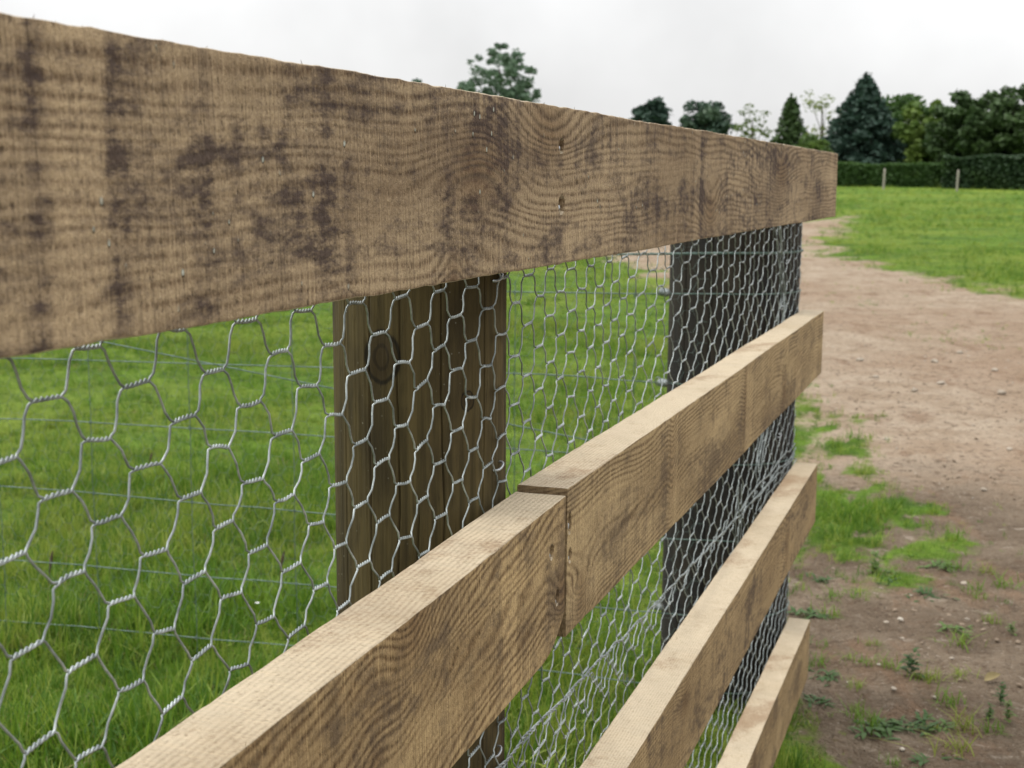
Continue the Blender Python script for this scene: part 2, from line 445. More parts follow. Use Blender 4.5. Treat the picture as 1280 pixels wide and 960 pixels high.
def plank(seed, dist, zc, dyaw, dpitch, H, x0, x1, mat, holes=(), wane=None, rough=1.0, twist=0.0):
    yaw = YAW + dyaw
    a = np.array([math.sin(yaw) * math.cos(dpitch), math.cos(yaw) * math.cos(dpitch), math.sin(dpitch)])
    n = np.array([-math.cos(yaw), math.sin(yaw), 0])
    u = np.cross(a, n)
    C = FP(1.5, dist, zc)
    mw = Matrix([[a[k], n[k], u[k], C[k]] for k in range(3)] + [[0, 0, 0, 1]])
    h = H / 2
    xs = nonuni(x0, x1, 0.008, [q[0] for q in holes])
    ed = np.array([0, .0007, .0018, .0035, .006])
    zf = nonuni(-h + .01, h - .01, 0.012, [q[1] for q in holes], 0.0012, 0.012)
    zs = np.unique(np.concatenate([-h + ed, zf, h - ed]))
    ys = np.unique(np.concatenate([ed, np.arange(.012, TH - .01, .01), TH - ed]))
    loop = [(0, q) for q in zs] + [(q, h) for q in ys[1:-1]] + [(TH, q) for q in zs[::-1]] + [(q, -h) for q in ys[1:-1][::-1]]
    L = np.array(loop); m = len(L)
    XX, YY = np.meshgrid(xs, L[:, 0], indexing='ij'); _, ZZ = np.meshgrid(xs, L[:, 1], indexing='ij')
    # worn, slightly uneven arrises
    side = np.sign(ZZ) + 3 * (YY > TH / 2)
    r = 0.0014 + 0.0016 * np.clip(fbm(XX * 9 + side * 17, 0, seed), -0.3, 1) + 0.0022 * np.clip(fbm(XX * 55 + side * 31, 0, seed + 5) - 0.25, 0, 1)
    qy = np.clip(YY, r, TH - r); qz = np.clip(ZZ, -h + r, h - r)
    dy, dz = YY - qy, ZZ - qz; dl = np.hypot(dy, dz) + 1e-9
    ins = (np.abs(dy) > 1e-9) & (np.abs(dz) > 1e-9)
    Y2 = np.where(ins, qy + dy / dl * np.minimum(dl, r), YY); Z2 = np.where(ins, qz + dz / dl * np.minimum(dl, r), ZZ)
    front = (L[:, 0] == 0)[None, :] | np.zeros_like(YY, bool)
    bow = 0.0012 * fbm(XX * 2.5, ZZ * 4, seed + 8)
    Y2 = Y2 + bow + 0.00035 * rough * fbm(XX * 60, ZZ * 30, seed + 2) * np.where(YY < .001, 1, 0.5)
    Z2 = Z2 + 0.0014 * fbm(XX * 3.1, 0, seed + 3) + 0.0005 * rough * fbm(XX * 70, YY * 60, seed + 4) * (np.abs(ZZ) > h - .001)
    for (hx, hz, rx, rz) in holes:
        d2 = ((XX - hx) / rx) ** 2 + ((ZZ - hz) / rz) ** 2
        Y2 = Y2 + np.where(YY < .001, 0.011 * np.clip(1.35 - d2, 0, 1) ** 0.5, 0)
    if wane is not None:
        wx, wl, wh = wane          # rounded-off lower corner at the end of the board
        k = np.clip((XX - (wx - wl)) / wl, 0, 1) ** 2.2
        Z2 = np.where(ZZ < 0, Z2 + k * wh * np.clip(-ZZ / h, 0, 1) ** 2, Z2)
    skew = 0.004 * fbm(ZZ * 9, YY * 9, seed + 6)
    X2 = XX + skew * np.where((XX < x0 + .001) | (XX > x1 - .001), 0.35, 0)
    V = np.stack([X2, Y2, Z2], -1).reshape(-1, 3)
    nx = len(xs)
    i = np.arange(nx - 1)[:, None] * m; j = np.arange(m)[None, :]; j2 = (j + 1) % m
    F = np.stack([i + j, i + m + j, i + m + j2, i + j2], -1).reshape(-1, 4).tolist()
    F.append(list(range(m))); F.append([(nx - 1) * m + k for k in range(m)][::-1])
    o = mesh_obj('rail', V, F, mat, fence, smooth=True, mw=mw)
    me = o.data
    try: me.set_sharp_from_angle(angle=R(50))
    except Exception: pass
    for (hx, hz, rx, rz) in holes:          # galvanised nail sunk in its torn hole
        q = np.linspace(0, 1, 7)
        pts = np.stack([-0.45 * rx + 0 * q, 0.0065 - 0.0060 * q, (-.35 - .15 * q) * rz], -1)
        Vn, Fn = tube(pts, np.array([.3, .45, .8, 1, 1, .8, .15]) * rz * .52, 9, (0, 0, 1))
        nmw = mw @ Matrix.Translation((hx, 0.0, hz))
        mesh_obj('nail', Vn, Fn, NAIL, o, True, nmw)
    # torn fibres along the upper arris
    G = Geo()
    nf = int(45 * (x1 - x0))
    for k in range(nf):
        fx = rng.uniform(x0, x1); ln = rng.uniform(.001, .0042)
        b0 = np.array([fx, rng.uniform(0, .004), h - 0.0008 + 0.0014 * float(fbm(fx * 3.1, 0, seed + 3))])
        dr = np.array([rng.normal(0, 1.2), rng.normal(-.2, .5), abs(rng.normal(0, .7)) + .15]); dr /= np.linalg.norm(dr)
        p = np.array([b0, b0 + dr * ln * .5, b0 + dr * ln + np.array([0, 0, -.1]) * ln])
        Vf, Ff = tube(p, [.00028, .0002, .00005], 3)
        G.add(Vf, Ff)
    sp = mesh_obj('splinters', *G.arrays(), mat, o, True, mw); sp['kind'] = 'stuff'
    return o

S = 1.5
base1 = (0.425, 0.315, 0.192); late1 = (0.135, 0.082, 0.043); stain1 = (0.068, 0.046, 0.041)
m1 = wood_mat('wood_top_rail', 1.0, base1, late1, stain1, 0.90, 0.0082,
              knots=[(1.86 - S, -0.035, .07, .05, .035), (1.0 - S, .01, .10, .06, -.03), (1.17 - S, .05, .10, .05, .03), (.95 - S, -.075, .028, .045, -.02), (2.45 - S, .02, .12, .06, .03)],
              dark=[(.487 - S, 0, .007, .2, .8), (.543 - S, .03, .010, .12, .95), (.45 - S, .01, .03, .05, .6), (.62 - S, .02, .012, .12, .5), (.74 - S, .0, .05, .05, .6), (1.0 - S, .02, .09, .06, .7),
                    (1.80 - S, -.01, .018, .09, .9), (2.35 - S, .0, .16, .2, .55), (2.9 - S, .0, .07, .2, .5)],
              pale=[(.497 - S, .534 - S, .75), (3.10 - S, 3.15 - S, .7), (1.755 - S, 1.785 - S, .5)], specks=0.9, wob=0.7)
base2 = (0.420, 0.300, 0.155); late2 = (0.150, 0.090, 0.040); stain2 = (0.095, 0.066, 0.047)
m2n = wood_mat('wood_near_board', 2.0, (0.50, 0.355, 0.180), (0.130, 0.072, 0.030), stain2, 0.66, 0.0100,
               knots=[(.850 - S, .075, .050, .060, .050), (1.225 - S, -.02, .03, .05, .03), (.785 - S, -.01, .030, .020, -.012)],
               dark=[(1.21 - S, -.01, .045, .07, 1.7), (.79 - S, .0, .04, .03, .8), (.93 - S, .05, .05, .02, .5)], pale=[(1.047 - S, 1.084 - S, .8)], tilt=-0.22, wob=1.3, crisp=0.55)
m2f = wood_mat('wood_far_board', 3.0, (0.46, 0.335, 0.178), (0.135, 0.080, 0.036), stain2, 0.62, 0.0085,
               knots=[(1.29 - S, -.045, .04, .05, .03), (1.70 - S, .0, .022, .14, .014), (2.24 - S, .02, .030, .15, .012), (2.7 - S, -.03, .05, .06, .02)],
               dark=[(1.66 - S, -.02, .020, .07, 1.3), (1.95 - S, -.05, .10, .03, .9), (2.22 - S, -.02, .03, .08, 1.0), (2.6 - S, -.06, .20, .03, .9), (3.0 - S, -.05, .2, .04, .7)],
               pale=[(1.69 - S, 1.73 - S, .6), (2.25 - S, 2.32 - S, .6), (2.86 - S, 2.95 - S, .6), (3.16 - S, 3.22 - S, .6)], tilt=-0.05, crisp=0.4)
m3 = wood_mat('wood_third_rail', 4.0, base2, (0.19, 0.12, 0.058), stain2, 0.85, 0.007,
              knots=[(2.7 - S, .0, .05, .1, .02), (1.75 - S, .03, .05, .05, .02)], dark=[(2.2 - S, -.03, .2, .05, .6), (2.9 - S, 0, .08, .1, .7)], pale=[(1.50 - S, 1.53 - S, .5)], tilt=0.02)
m4 = wood_mat('wood_low_rail', 5.0, base2, late2, stain2, 0.7, 0.0065, knots=[(2.45 - S, .05, .05, .06, .02)], dark=[(2.45 - S, -.02, .03, .2, .8)], pale=[(2.75 - S, 2.82 - S, .6)], tilt=0.01)

plank(11, .38037, -.01497, .01463, -.0072, .14496, -1.9, 1.71832, m1, holes=[(1.2055 - S, .037, .0060, .0062), (1.2075 - S, -.0175, .0075, .0075)], rough=1.6)
plank(23, .38839, -.3911, -.0122, .00118, .15009, -1.9, -.2675, m2n, holes=[(1.188 - S, .030, .0055, .0065), (1.208 - S, -.0225, .0045, .0080)], wane=(-.2675, .075, .032))
plank(37, .38431, -.38900, .00041, -.00979, .15289, -.2630, 1.8136, m2f, holes=[(1.2455 - S, .040, .0050, .0100), (1.2480 - S, .006, .0045, .0065)])
plank(41, .36874, -.75706, .00117, .00445, .14154, -1.9, 1.66913, m3)
plank(53, .37596, -1.15496, -.00304, -.01228, .15122, -1.9, 1.77977, m4)

# ---- posts
def post_mat(name, c0, c1, c2, knots=()):
    g = Gr(name, 0.85)
    v, x, y, z = g.coord('Object')
    n1 = g.noise(g.vec(x * 150.0, y * 150.0, z * 4.0), 1.0, 5, 0.65, 0.3)
    n2 = g.noise(g.vec(x * 14.0, y * 14.0, z * 5.0), 1.0, 4, 0.6)
    n3 = g.noise(g.vec(x * 320.0, y * 320.0, z * 40.0), 1.0, 3, 0.6)
    c = g.mix(g.ss(n1, 0.3, 0.7), c0, c1)
    c = g.mix(g.ss(n2, 0.42, 0.66) * 0.75, c, c2)
    c = g.mix(g.ss(n2, 0.42, 0.30) * 0.5, c, tuple(q * 1.5 for q in c1))
    c = g.mix(g.ss(n3, 0.58, 0.75) * 0.5, c, tuple(q * 0.4 for q in c0))
    for (kp, rk) in knots:
        d = g.vec(x - kp[0], y - kp[1], (z - kp[2]) * 0.72)
        n_ = g.node('ShaderNodeVectorMath'); n_.operation = 'LENGTH'; g.set(n_.inputs[0], d)
        dd = X(g, n_.outputs['Value']) * (1.0 / rk) + (n1 - 0.5) * 0.35
        c = g.mix(g.ss(dd, 1.25, 0.7) * 0.75, c, g.mix(0.5, c2, (0.05, 0.032, 0.014)))
        rr_ = g.m('ABSOLUTE', dd - 1.0)
        c = g.mix(g.ss(rr_, 0.16, 0.03) * 0.85, c, (0.010, 0.008, 0.005))
        rr_ = g.m('ABSOLUTE', dd - 0.45)
        c = g.mix(g.ss(rr_, 0.14, 0.03) * 0.6, c, (0.014, 0.010, 0.006))
    vd = g.voro(v, 130.0)
    c = g.mix(g.ss(vd, 0.13, 0.08) * g.ss(n2, 0.5, 0.6) * 0.5, c, (0.3, 0.29, 0.24))
    g.color(c); g.bump(n1 * 0.6 + n3 * 0.5, 0.6, 0.0025)
    g.b.inputs['Specular IOR Level'].default_value = 0.25
    return g.mat
def post_frame(s, D, nf):
    c = FP(s, nf + D / 2, -EYE); return c, float(gz(c[0], c[1])) - 0.25, math.atan2(-c[0], -c[1])
NW = 0.4445                                # plane of the chicken wire
P1K = [(.43, -.172, .017), (-.55, -.215, .007), (.10, -.50, .010), (-.30, -.02, .008)]
c_, gb_, fc_ = post_frame(1.215, .172, NW + .0025)
PM1 = post_mat('post_wood_brown', (0.048, 0.036, 0.014), (0.100, 0.074, 0.030), (0.028, 0.020, 0.010),
               [((.086 * math.sin(fc_ + a), .086 * math.cos(fc_ + a), z + EYE - gb_), r) for a, z, r in P1K])
PM2 = post_mat('post_wood_dark', (0.020, 0.017, 0.013), (0.038, 0.031, 0.023), (0.014, 0.014, 0.015))

def post(s, D, nf, ztop, mat, cracks, knots, seed, nang=260):
    c = FP(s, nf + D / 2, -EYE)
    gzb = float(gz(c[0], c[1])) - 0.25
    h = ztop + EYE - gzb
    zs = np.linspace(0, h, 110)
    th = np.linspace(0, 2 * math.pi, nang, endpoint=False)
    Z, T = np.meshgrid(zs, th, indexing='ij')
    face = math.atan2(-c[0], -c[1])       # bearing from the post to the lens side
    rr = D / 2 * (1 + 0.012 * fbm(np.cos(T) * 2 + 5, np.sin(T) * 2 + Z * 0.8, seed)) + 0.0006 * fbm(T * 40, Z * 3, seed + 1)
    for (an, z0, z1, w, dep) in cracks:
        wob = an + 0.07 * fbm(Z * 2.4, an * 7, seed + 4) + 0.02 * fbm(Z * 14, an, seed + 5)
        dth = np.abs((T - (face + wob) + math.pi) % (2 * math.pi) - math.pi)
        zz = Z - (EYE - gzb)
        env = np.clip((zz - z0) / .05, 0, 1) * np.clip((z1 - zz) / .05, 0, 1)
        rr = rr - dep * env * np.clip(1.3 - dth / w, 0, 1)
    for (an, kz, rk) in knots:
        dth = ((T - (face + an) + math.pi) % (2 * math.pi) - math.pi) * D / 2
        d = np.hypot(dth, (Z - (EYE - gzb) - kz) * 0.72) / rk
        rr = rr + 0.0016 * np.exp(-d * d) - 0.0016 * np.exp(-((d - 1) / .12) ** 2) - 0.0014 * np.exp(-((d - .35) / .12) ** 2)
    V = np.stack([rr * np.sin(T), rr * np.cos(T), Z], -1).reshape(-1, 3)
    i = np.arange(len(zs) - 1)[:, None] * nang; j = np.arange(nang)[None, :]; j2 = (j + 1) % nang
    F = np.stack([i + j, i + nang + j, i + nang + j2, i + j2], -1).reshape(-1, 4).tolist()
    F.append([(len(zs) - 1) * nang + k for k in range(nang)][::-1])
    return mesh_obj('post', V, F, mat, fence, True, Matrix.Translation((c[0], c[1], gzb)))

p1 = post(1.215, .172, NW + .0025, .048, PM1, [(.60, -2, .5, .0078, .0042), (.27, -2, -.16, .0080, .0050), (.22, -.2, .5, .0075, .0038), (-.25, -2, .5, .0075, .0040), (-.80, -2, .5, .0080, .0040), (.98, -2, .0, .0075, .0035), (.05, -.9, -.3, .0075, .003)], P1K, 61, 620)
PC_S, PC_D = 3.32, .318
p2 = post(PC_S, PC_D, NW + .0025, .03, PM2, [(.35, -2, .5, .016, .008), (-.1, -2, .5, .012, .006), (.8, -2, .5, .014, .007), (-.5, -2, .5, .014, .006)], [], 67, 300)
p1['label'] = 'slim brown post with drying cracks and a round knot'
p2['label'] = 'thick dark strainer post at the open end of the fence'

# ------------------------------------------------------------------ chicken wire
g = Gr('galvanised_wire', 0.45)
v, x, y, z = g.coord('Object')
nn = g.noise(g.position(), 45.0, 4, 0.7)
g.color(g.mix(g.ss(nn, 0.35, 0.7), (0.17, 0.195, 0.195), (0.42, 0.46, 0.46)))
g.b.inputs['Metallic'].default_value = 0.5
WIRE = g.mat
g = Gr('stock_wire', 0.5)
nn = g.noise(g.position(), 60.0, 2)
g.color(g.mix(g.ss(nn, 0.35, 0.7), (0.085, 0.135, 0.115), (0.16, 0.22, 0.195)))
g.b.inputs['Metallic'].default_value = 0.3
STOCK = g.mat

HC, TW, PER = 0.050, 0.023, 0.0375         # cell height, twist length, half period
pc_r = PC_D / 2 + .0025
def wirewrap(s, n, z):
    """carry the flat sheet round the strainer post at its end"""
    ds = np.maximum(0, s - PC_S); ang = ds / pc_r
    s2 = np.where(ds > 0, PC_S + (pc_r + n) * np.sin(ang), s)
    n2 = np.where(ds > 0, NW + pc_r - (pc_r + n) * np.cos(ang) - 0, NW + n)
    # hug the boards: the near end of the top board swings away from the track
    n2 = n2 + np.clip(1.2 - s, 0, 2) * 0.016
    return s2, n2, z

def strands(parent, s0, s1, zfun, rows, warp_seed, phase, far=1.7, edge_top=False):
    """horizontal strands; alternate strands meet in a twist"""
    c0 = int(math.floor((s0 - phase) / PER)); c1 = int(math.ceil((s1 - phase) / PER))
    objs = []
    for r in rows:
        for kind in (0, 1):
            S_, N_, Z_ = [], [], []
            for cidx in range(c0, c1 + 1):
                even = (cidx % 2 == 0)
                sc_ = phase + cidx * PER
                zl = r * HC if (even and kind == 0) else ((r + 1) * HC if even else (r + .5) * HC)
                upper = (even and kind == 0) or ((not even) and kind == 1)   # lies on top where the twist begins
                npt = 19 if sc_ < far else 10
                u = np.linspace(0, 1, npt)
                ph_ = 2 * math.pi * 3 * u * (1 if sc_ < far else 0.667) + (0 if upper else math.pi)
                rho = 0.00085
                S_ += list(sc_ - TW / 2 + u * TW)
                Z_ += list(zl + rho * np.cos(ph_)); N_ += list(rho * np.sin(ph_))
                # run to the next twist, softly bent at both ends
                zn = (r + .5) * HC if even else (r * HC if kind == 0 else (r + 1) * HC)
                t = np.array([.15, .4, .7, .9])
                S_ += list(sc_ + TW / 2 + t * (PER - TW)); Z_ += list(zl + (zn - zl) * (t * 1.06 - .03)); N_ += list(0.0012 * np.sin(t * math.pi * 2 + r))
            S_ = np.array(S_); N_ = np.array(N_); Z_ = np.array(Z_)
            ws = S_ + 0.0075 * fbm(S_ * 5, Z_ * 5, warp_seed) + 0.0062 * fbm(S_ * 19, Z_ * 19, warp_seed + 1) + 0.10 * (-.25 - Z_) * np.exp(-((S_ - .6) / .35) ** 2)
            wz = zfun(S_, Z_) + 0.006 * fbm(S_ * 5, Z_ * 5, warp_seed + 2) + 0.0058 * fbm(S_ * 21, Z_ * 21, warp_seed + 3)
            wn = N_ - 0.0 + 0.0015 * fbm(S_ * 8, Z_ * 8, warp_seed + 4) - 0.0008
            ws = np.where(ws > 1.7, 1.7 + (ws - 1.7) * 1.45, ws)
            ss_, n_, z_ = wirewrap(ws, wn, wz)
            Vw, Fw = tube(FP(ss_, n_, z_), 0.00082, 5, n0)
            objs.append(mesh_obj('wire_strand', Vw, Fw, WIRE, parent, True, Matrix.Identity(4)))
    return objs

def selv(s): return -.598 - .05 * np.clip(s - 1.25, -1.5, 3)
cw = empty('chicken_wire', (0, 0, 0), fence)
cw.matrix_parent_inverse = fence.matrix_world.inverted()
bpy.context.view_layer.update()
strands(cw, 0.15, 2.92, lambda s, z: z - .012 * (s - 1), range(-13, 1), 71, 0.0115)
cw2 = empty('chicken_wire', (0, 0, 0), fence)
cw2.matrix_parent_inverse = fence.matrix_world.inverted()
cw['label'] = 'upper roll of hexagonal chicken wire'
cw2['label'] = 'lower roll of hexagonal chicken wire under a twisted selvedge'
bpy.context.view_layer.update()
strands(cw2, 0.15, 2.92, lambda s, z: z + selv(s) - .004, range(-14, 0), 83, 0.031, far=1.5)

def twisted(path, r, pitch, parent, name, n=2, mat=WIRE):
    """n wires laid round each other along a path"""
    path = np.asarray(path, float)
    L = np.concatenate([[0], np.cumsum(np.linalg.norm(np.diff(path, axis=0), axis=1))])
    m = int(L[-1] / pitch * 7) + 2
    q = np.linspace(0, L[-1], m)
    P = np.stack([np.interp(q, L, path[:, k]) for k in range(3)], -1)
    T = np.gradient(P, axis=0); T /= np.linalg.norm(T, axis=1)[:, None]
    N = n0 - (T @ n0)[:, None] * T; N /= np.linalg.norm(N, axis=1)[:, None]; B = np.cross(T, N)
    G = Geo()
    for k in range(n):
        a = q / pitch * 2 * math.pi + k * 2 * math.pi / n
        Vt, Ft = tube(P + r * (np.cos(a)[:, None] * N + np.sin(a)[:, None] * B), r * 0.98, 5, n0)
        G.add(Vt, Ft)
    return mesh_obj(name, *G.arrays(), mat, parent, True, Matrix.Identity(4))

sq = np.linspace(0.15, 3.5, 260)
ss_, nn_, zz_ = wirewrap(sq, np.full_like(sq, -.0022) + .001 * fbm(sq * 9, 0, 5), selv(sq) + .006 * fbm(sq * 7, 0, 6) + .004 * fbm(sq * 25, 0, 8))
twisted(FP(ss_, nn_, zz_), .0010, .022, cw2, 'selvedge_wire')
# gathered end of the upper roll on the strainer post
zq = np.linspace(.02, -.62, 60)
for k in range(3):
    sb = 2.80 + .24 * np.clip(-zq * 3.0, 0, 1) - .30 * np.clip((-zq - .27) * 3, 0, 1) + .020 * k + .012 * fbm(zq * 14, k, 91) + .006 * fbm(zq * 40, k, 92)
    ss_, nn_, zz_ = wirewrap(sb, -.004 - .002 * k + .004 * fbm(zq * 20, k, 93), zq)
    twisted(FP(ss_, nn_, zz_), .0008, .012, cw, 'gathered_edge_wire')
for zb, k in ((-.655, 0), (-.672, 1), (-.70, 2)):
    sq2 = np.linspace(2.55 + .1 * k, 3.46, 60)
    ss_, nn_, zz_ = wirewrap(sq2, np.full_like(sq2, -.005 - .002 * k), zb + .010 * fbm(sq2 * 9, k, 95) - .02 * (sq2 - 3))
    twisted(FP(ss_, nn_, zz_), .0010, .02, cw2, 'tie_wire')
for k in range(3):
    zq2 = np.linspace(-.60, -.80, 24)
    sb = 2.52 + .022 * k + .02 * fbm(zq2 * 18, k, 97)
    ss_, nn_, zz_ = wirewrap(sb, -.003 - .001 * k + 0 * zq2, zq2)
    Vt, Ft = tube(FP(ss_, nn_, zz_), .0009, 5, n0)
    mesh_obj('loose_wire', Vt, Ft, WIRE, cw2, True, Matrix.Identity(4))

# fence staples that pin the wire to the posts
for (s_, z_, par) in ((1.203, -.1, p1), (1.206, -.285, p1), (1.204, -.58, p1), (1.205, -.9, p1), (3.02, -.1, p2), (3.10, -.2, p2), (3.05, -.3, p2), (3.08, -.6, p2)):
    q = np.linspace(0, math.pi, 9)
    ss_, nn_, zz_ = wirewrap(s_ + .007 * np.cos(q), .004 - .0065 * np.sin(q) ** .5, z_ + .003 * np.cos(q))
    Vt, Ft = tube(FP(ss_, nn_, zz_), .0014, 6, ez)
    mesh_obj('staple', Vt, Ft, NAIL, par, True, Matrix.Identity(4))

# ------------------------------------------------------------------ stock netting that runs off the strainer post into the pasture
PA = FP(PC_S, NW + .0025 + PC_D / 2, 0)[:2]
net = empty('stock_netting', (0.0, 3.17, float(gz(0, 3.17))))
tag(net, 'square mesh wire netting tied to the thick dark post and crossing the pasture', 'wire netting')
bpy.context.view_layer.update()
tdir = np.array([-1.36, .36]); tdir /= np.linalg.norm(tdir)
tn_ = np.array([-tdir[1], tdir[0]])                 # side facing the pasture beyond
if tn_[1] < 0: tn_ = -tn_
pr = PC_D / 2 + .004
NP0 = PA - tn_ * 0 - tn_ * pr                        # tangent point on the track side of the post
def net_path(z, length=6.5, wrap=1.75):
    ang = np.linspace(wrap, 0, 26)                  # round the post, then straight out
    e1 = -tn_; e2 = -tdir
    arc = PA + pr * (np.cos(ang)[:, None] * e1 + np.sin(ang)[:, None] * e2)
    L = np.linspace(0.02, length, 60)
    st = NP0 + L[:, None] * tdir
    xy = np.concatenate([arc, st])
    zz = z + np.concatenate([np.zeros(26), (.012 * np.sin(L * 1.1 + z * 9) + .004 * fbm(L * 5, z, 3)) * np.clip(L / .4, 0, 1)])
    return np.concatenate([xy, (zz + EYE)[:, None]], 1)
def z_at(px, py, L):
    # height on the netting plane under a point of the photograph
    d = ray(px, py); t = (NP0 @ tn_) / (d[:2] @ tn_)
    return d[2] * t
zw = [z_at(643, q, 0) for q in (360, 472, 565, 657, 750, 840, 897)]
zw += [zw[-1] - .09]
top_z = z_at(700, 312, 0)
for k, zz in enumerate(zw):
    Vt, Ft = tube(net_path(zz), .0016, 5, (0, 0, 1))
    mesh_obj('line_wire', Vt, Ft, STOCK, net, True, Matrix.Identity(4))
twisted(net_path(top_z, 6.5, 1.9), .0017, .05, net, 'top_cable', 3, STOCK)
L = 0.22
while L < 6.4:
    b = NP0 + L * tdir
    zz = np.linspace(zw[0] + .012, zw[-1], 30)
    pt = np.stack([b[0] + .004 * fbm(zz * 6, L, 5), b[1] + 0 * zz, zz + EYE + .012 * math.sin(L * 1.1)], -1)
    Vt, Ft = tube(pt, .0011, 5, n0)
    o = mesh_obj('stay_wire', Vt, Ft, STOCK, net, True, Matrix.Identity(4))
    G = Geo()
    for zk in zw:                                    # knots
        for dz in (-.004, .004):
            q = np.linspace(0, 2 * math.pi, 9)
            ring = np.stack([b[0] + .0026 * np.cos(q) * tdir[0], b[1] + .0026 * np.cos(q) * tdir[1] , zk + EYE + .012 * math.sin(L * 1.1 + zk * 9 * 1) + dz * .5 + .0026 * np.sin(q)], -1)
            G.add(*tube(ring, .0011, 4, (0, 1, 0)))
    kn_ = mesh_obj('knots', *G.arrays(), STOCK, o, True, Matrix.Identity(4)); kn_['kind'] = 'stuff'
    L += .30
def netpt(px, py):
    d = ray(px, py); t = (NP0 @ tn_) / (d[:2] @ tn_); return d * t + np.array([0, 0, EYE])
A1, B1 = netpt(60, 414), netpt(735, 551)
t = np.linspace(-.6, 1.06, 30)[:, None]
Vt, Ft = tube(A1 + (B1 - A1) * t + np.array([[tn_[0], tn_[1], 0]]) * .006, .0018, 5, (0, 0, 1))
mesh_obj('brace_wire', Vt, Ft, STOCK, net, True, Matrix.Identity(4))
# wire joiners where the line wires end
for px, py in ((831, 365), (829, 478), (823, 757), (820, 905)):
    c = netpt(px, py) - np.array([tn_[0], tn_[1], 0]) * .006
    G = Geo()
    q = np.linspace(-.014, .014, 9)
    prof = np.array([.004, .008, .0105, .0095, .0105, .0095, .0105, .008, .004])
    G.add(*tube(c + q[:, None] * np.array([tdir[0], tdir[1], 0.1]), prof, 10, (0, 0, 1)))
    q2 = np.linspace(0, 5.5, 14)
    tail = c + np.stack([-.012 + .006 * np.cos(q2), -.008 + .002 * q2, .004 + .011 * np.sin(q2)], -1)
    G.add(*tube(tail, .0014, 5, n0))
    mesh_obj('wire_joiner', *G.arrays(), WIRE, net, True, Matrix.Identity(4))
# fine hexagonal mesh tied behind the netting
G = Geo()
cols_ = np.arange(0, int(4.6 / PER))
for r in range(-24, -3):
    for kind in (0, 1):
        S_, Z_ = [], []
        for cidx in cols_:
            even = cidx % 2 == 0
            zl = r * HC if (even and kind == 0) else ((r + 1) * HC if even else (r + .5) * HC)
            S_ += [.05 + cidx * PER - TW / 2, .05 + cidx * PER + TW / 2]; Z_ += [zl, zl]
        S_ = np.array(S_); Z_ = np.array(Z_)
        S_ = S_ + .01 * fbm(S_ * 5, Z_ * 5, 11); Z_ = Z_ + .008 * fbm(S_ * 5, Z_ * 5, 13)
        P3 = np.stack([NP0[0] + S_ * tdir[0] + tn_[0] * .006, NP0[1] + S_ * tdir[1] + tn_[1] * .006, Z_ + EYE], -1)
        G.add(*tube(P3, .00048, 3, n0))
hx = mesh_obj('hexagonal_mesh', *G.arrays(), STOCK, net, True, Matrix.Identity(4))
hx['kind'] = 'stuff'
# far straining post of the netting keeps it up beyond the view
c = NP0 + 6.5 * tdir
hb = float(gz(c[0], c[1]))
Vt, Ft = tube(np.stack([np.full(12, c[0]), np.full(12, c[1]), np.linspace(hb - .2, 1.35, 12)], -1), .06, 16, (1, 0, 0))
mesh_obj('post', Vt, Ft, PM1, net, True, Matrix.Identity(4))

# ------------------------------------------------------------------ grass
def leaf_mat(name, c0, c1, c2, rough=0.55, trans=0.35, per_inst=True):
    g = Gr(name, rough)
    P = g.position()
    r = g.rnd()
    big = g.noise(P, 0.55, 3); sm = g.noise(P, 5.0, 3)
    c = g.mix(g.ss(sm * 0.45 + r * 0.6, 0.25, 0.8), c0, c1)
    c = g.mix(g.ss(big * 0.8 + r * 0.35, 0.5, 0.72) * 0.8, c, c2)
    c = g.mix(g.ss(g.noise(P, 1.7, 4, 0.65), 0.56, 0.70) * 0.55, c, tuple(q * 0.55 for q in c0))
    g.color(c)
    tr = g.node('ShaderNodeBsdfTranslucent'); g.set(tr.inputs['Color'], g.mix(0.5, c, c1))
    ms = g.node('ShaderNodeMixShader'); ms.inputs[0].default_value = trans
    g.t.links.new(g.b.outputs[0], ms.inputs[1]); g.t.links.new(tr.outputs[0], ms.inputs[2])
    g.t.links.new(ms.outputs[0], g.out.inputs['Surface'])
    g.b.inputs['Specular IOR Level'].default_value = 0.3
    return g.mat
GRASS = leaf_mat('grass_blade', (0.048, 0.122, 0.010), (0.158, 0.285, 0.024), (0.285, 0.315, 0.055))

def tuft_mesh(name, nb, spread, hmin, hmax, width, lean, seed, mat):
    rg = np.random.default_rng(seed)
    G3 = []; F3 = []
    n = 0
    for k in range(nb):
        bx, by = rg.normal(0, spread, 2)
        h = rg.uniform(hmin, hmax); a = rg.uniform(0, 2 * math.pi); ln = abs(rg.normal(0, lean)) + .12
        d = np.array([math.cos(a), math.sin(a)]); w = width * rg.uniform(.7, 1.3)
        pv = np.array([-d[1], d[0]])
        pv = pv * math.cos(rg.uniform(-1, 1))
        for q, (t, ww) in enumerate(((0, 1), (.45, .9), (.8, .55))):
            off = d * ln * h * t ** 1.8
            z = h * (t - .25 * ln * t * t)
            G3.append((bx + off[0] - pv[0] * w * ww / 2, by + off[1] - pv[1] * w * ww / 2, z - .004))
            G3.append((bx + off[0] + pv[0] * w * ww / 2, by + off[1] + pv[1] * w * ww / 2, z - .004))
        off = d * ln * h
        G3.append((bx + off[0], by + off[1], h * (1 - .3 * ln)))
        F3 += [(n, n + 1, n + 3, n + 2), (n + 2, n + 3, n + 5, n + 4), (n + 4, n + 5, n + 6)]
        n += 7
    me = bpy.data.meshes.new(name); me.from_pydata(G3, [], F3); me.materials.append(mat)
    me.polygons.foreach_set('use_smooth', np.ones(len(me.polygons), bool))
    return me
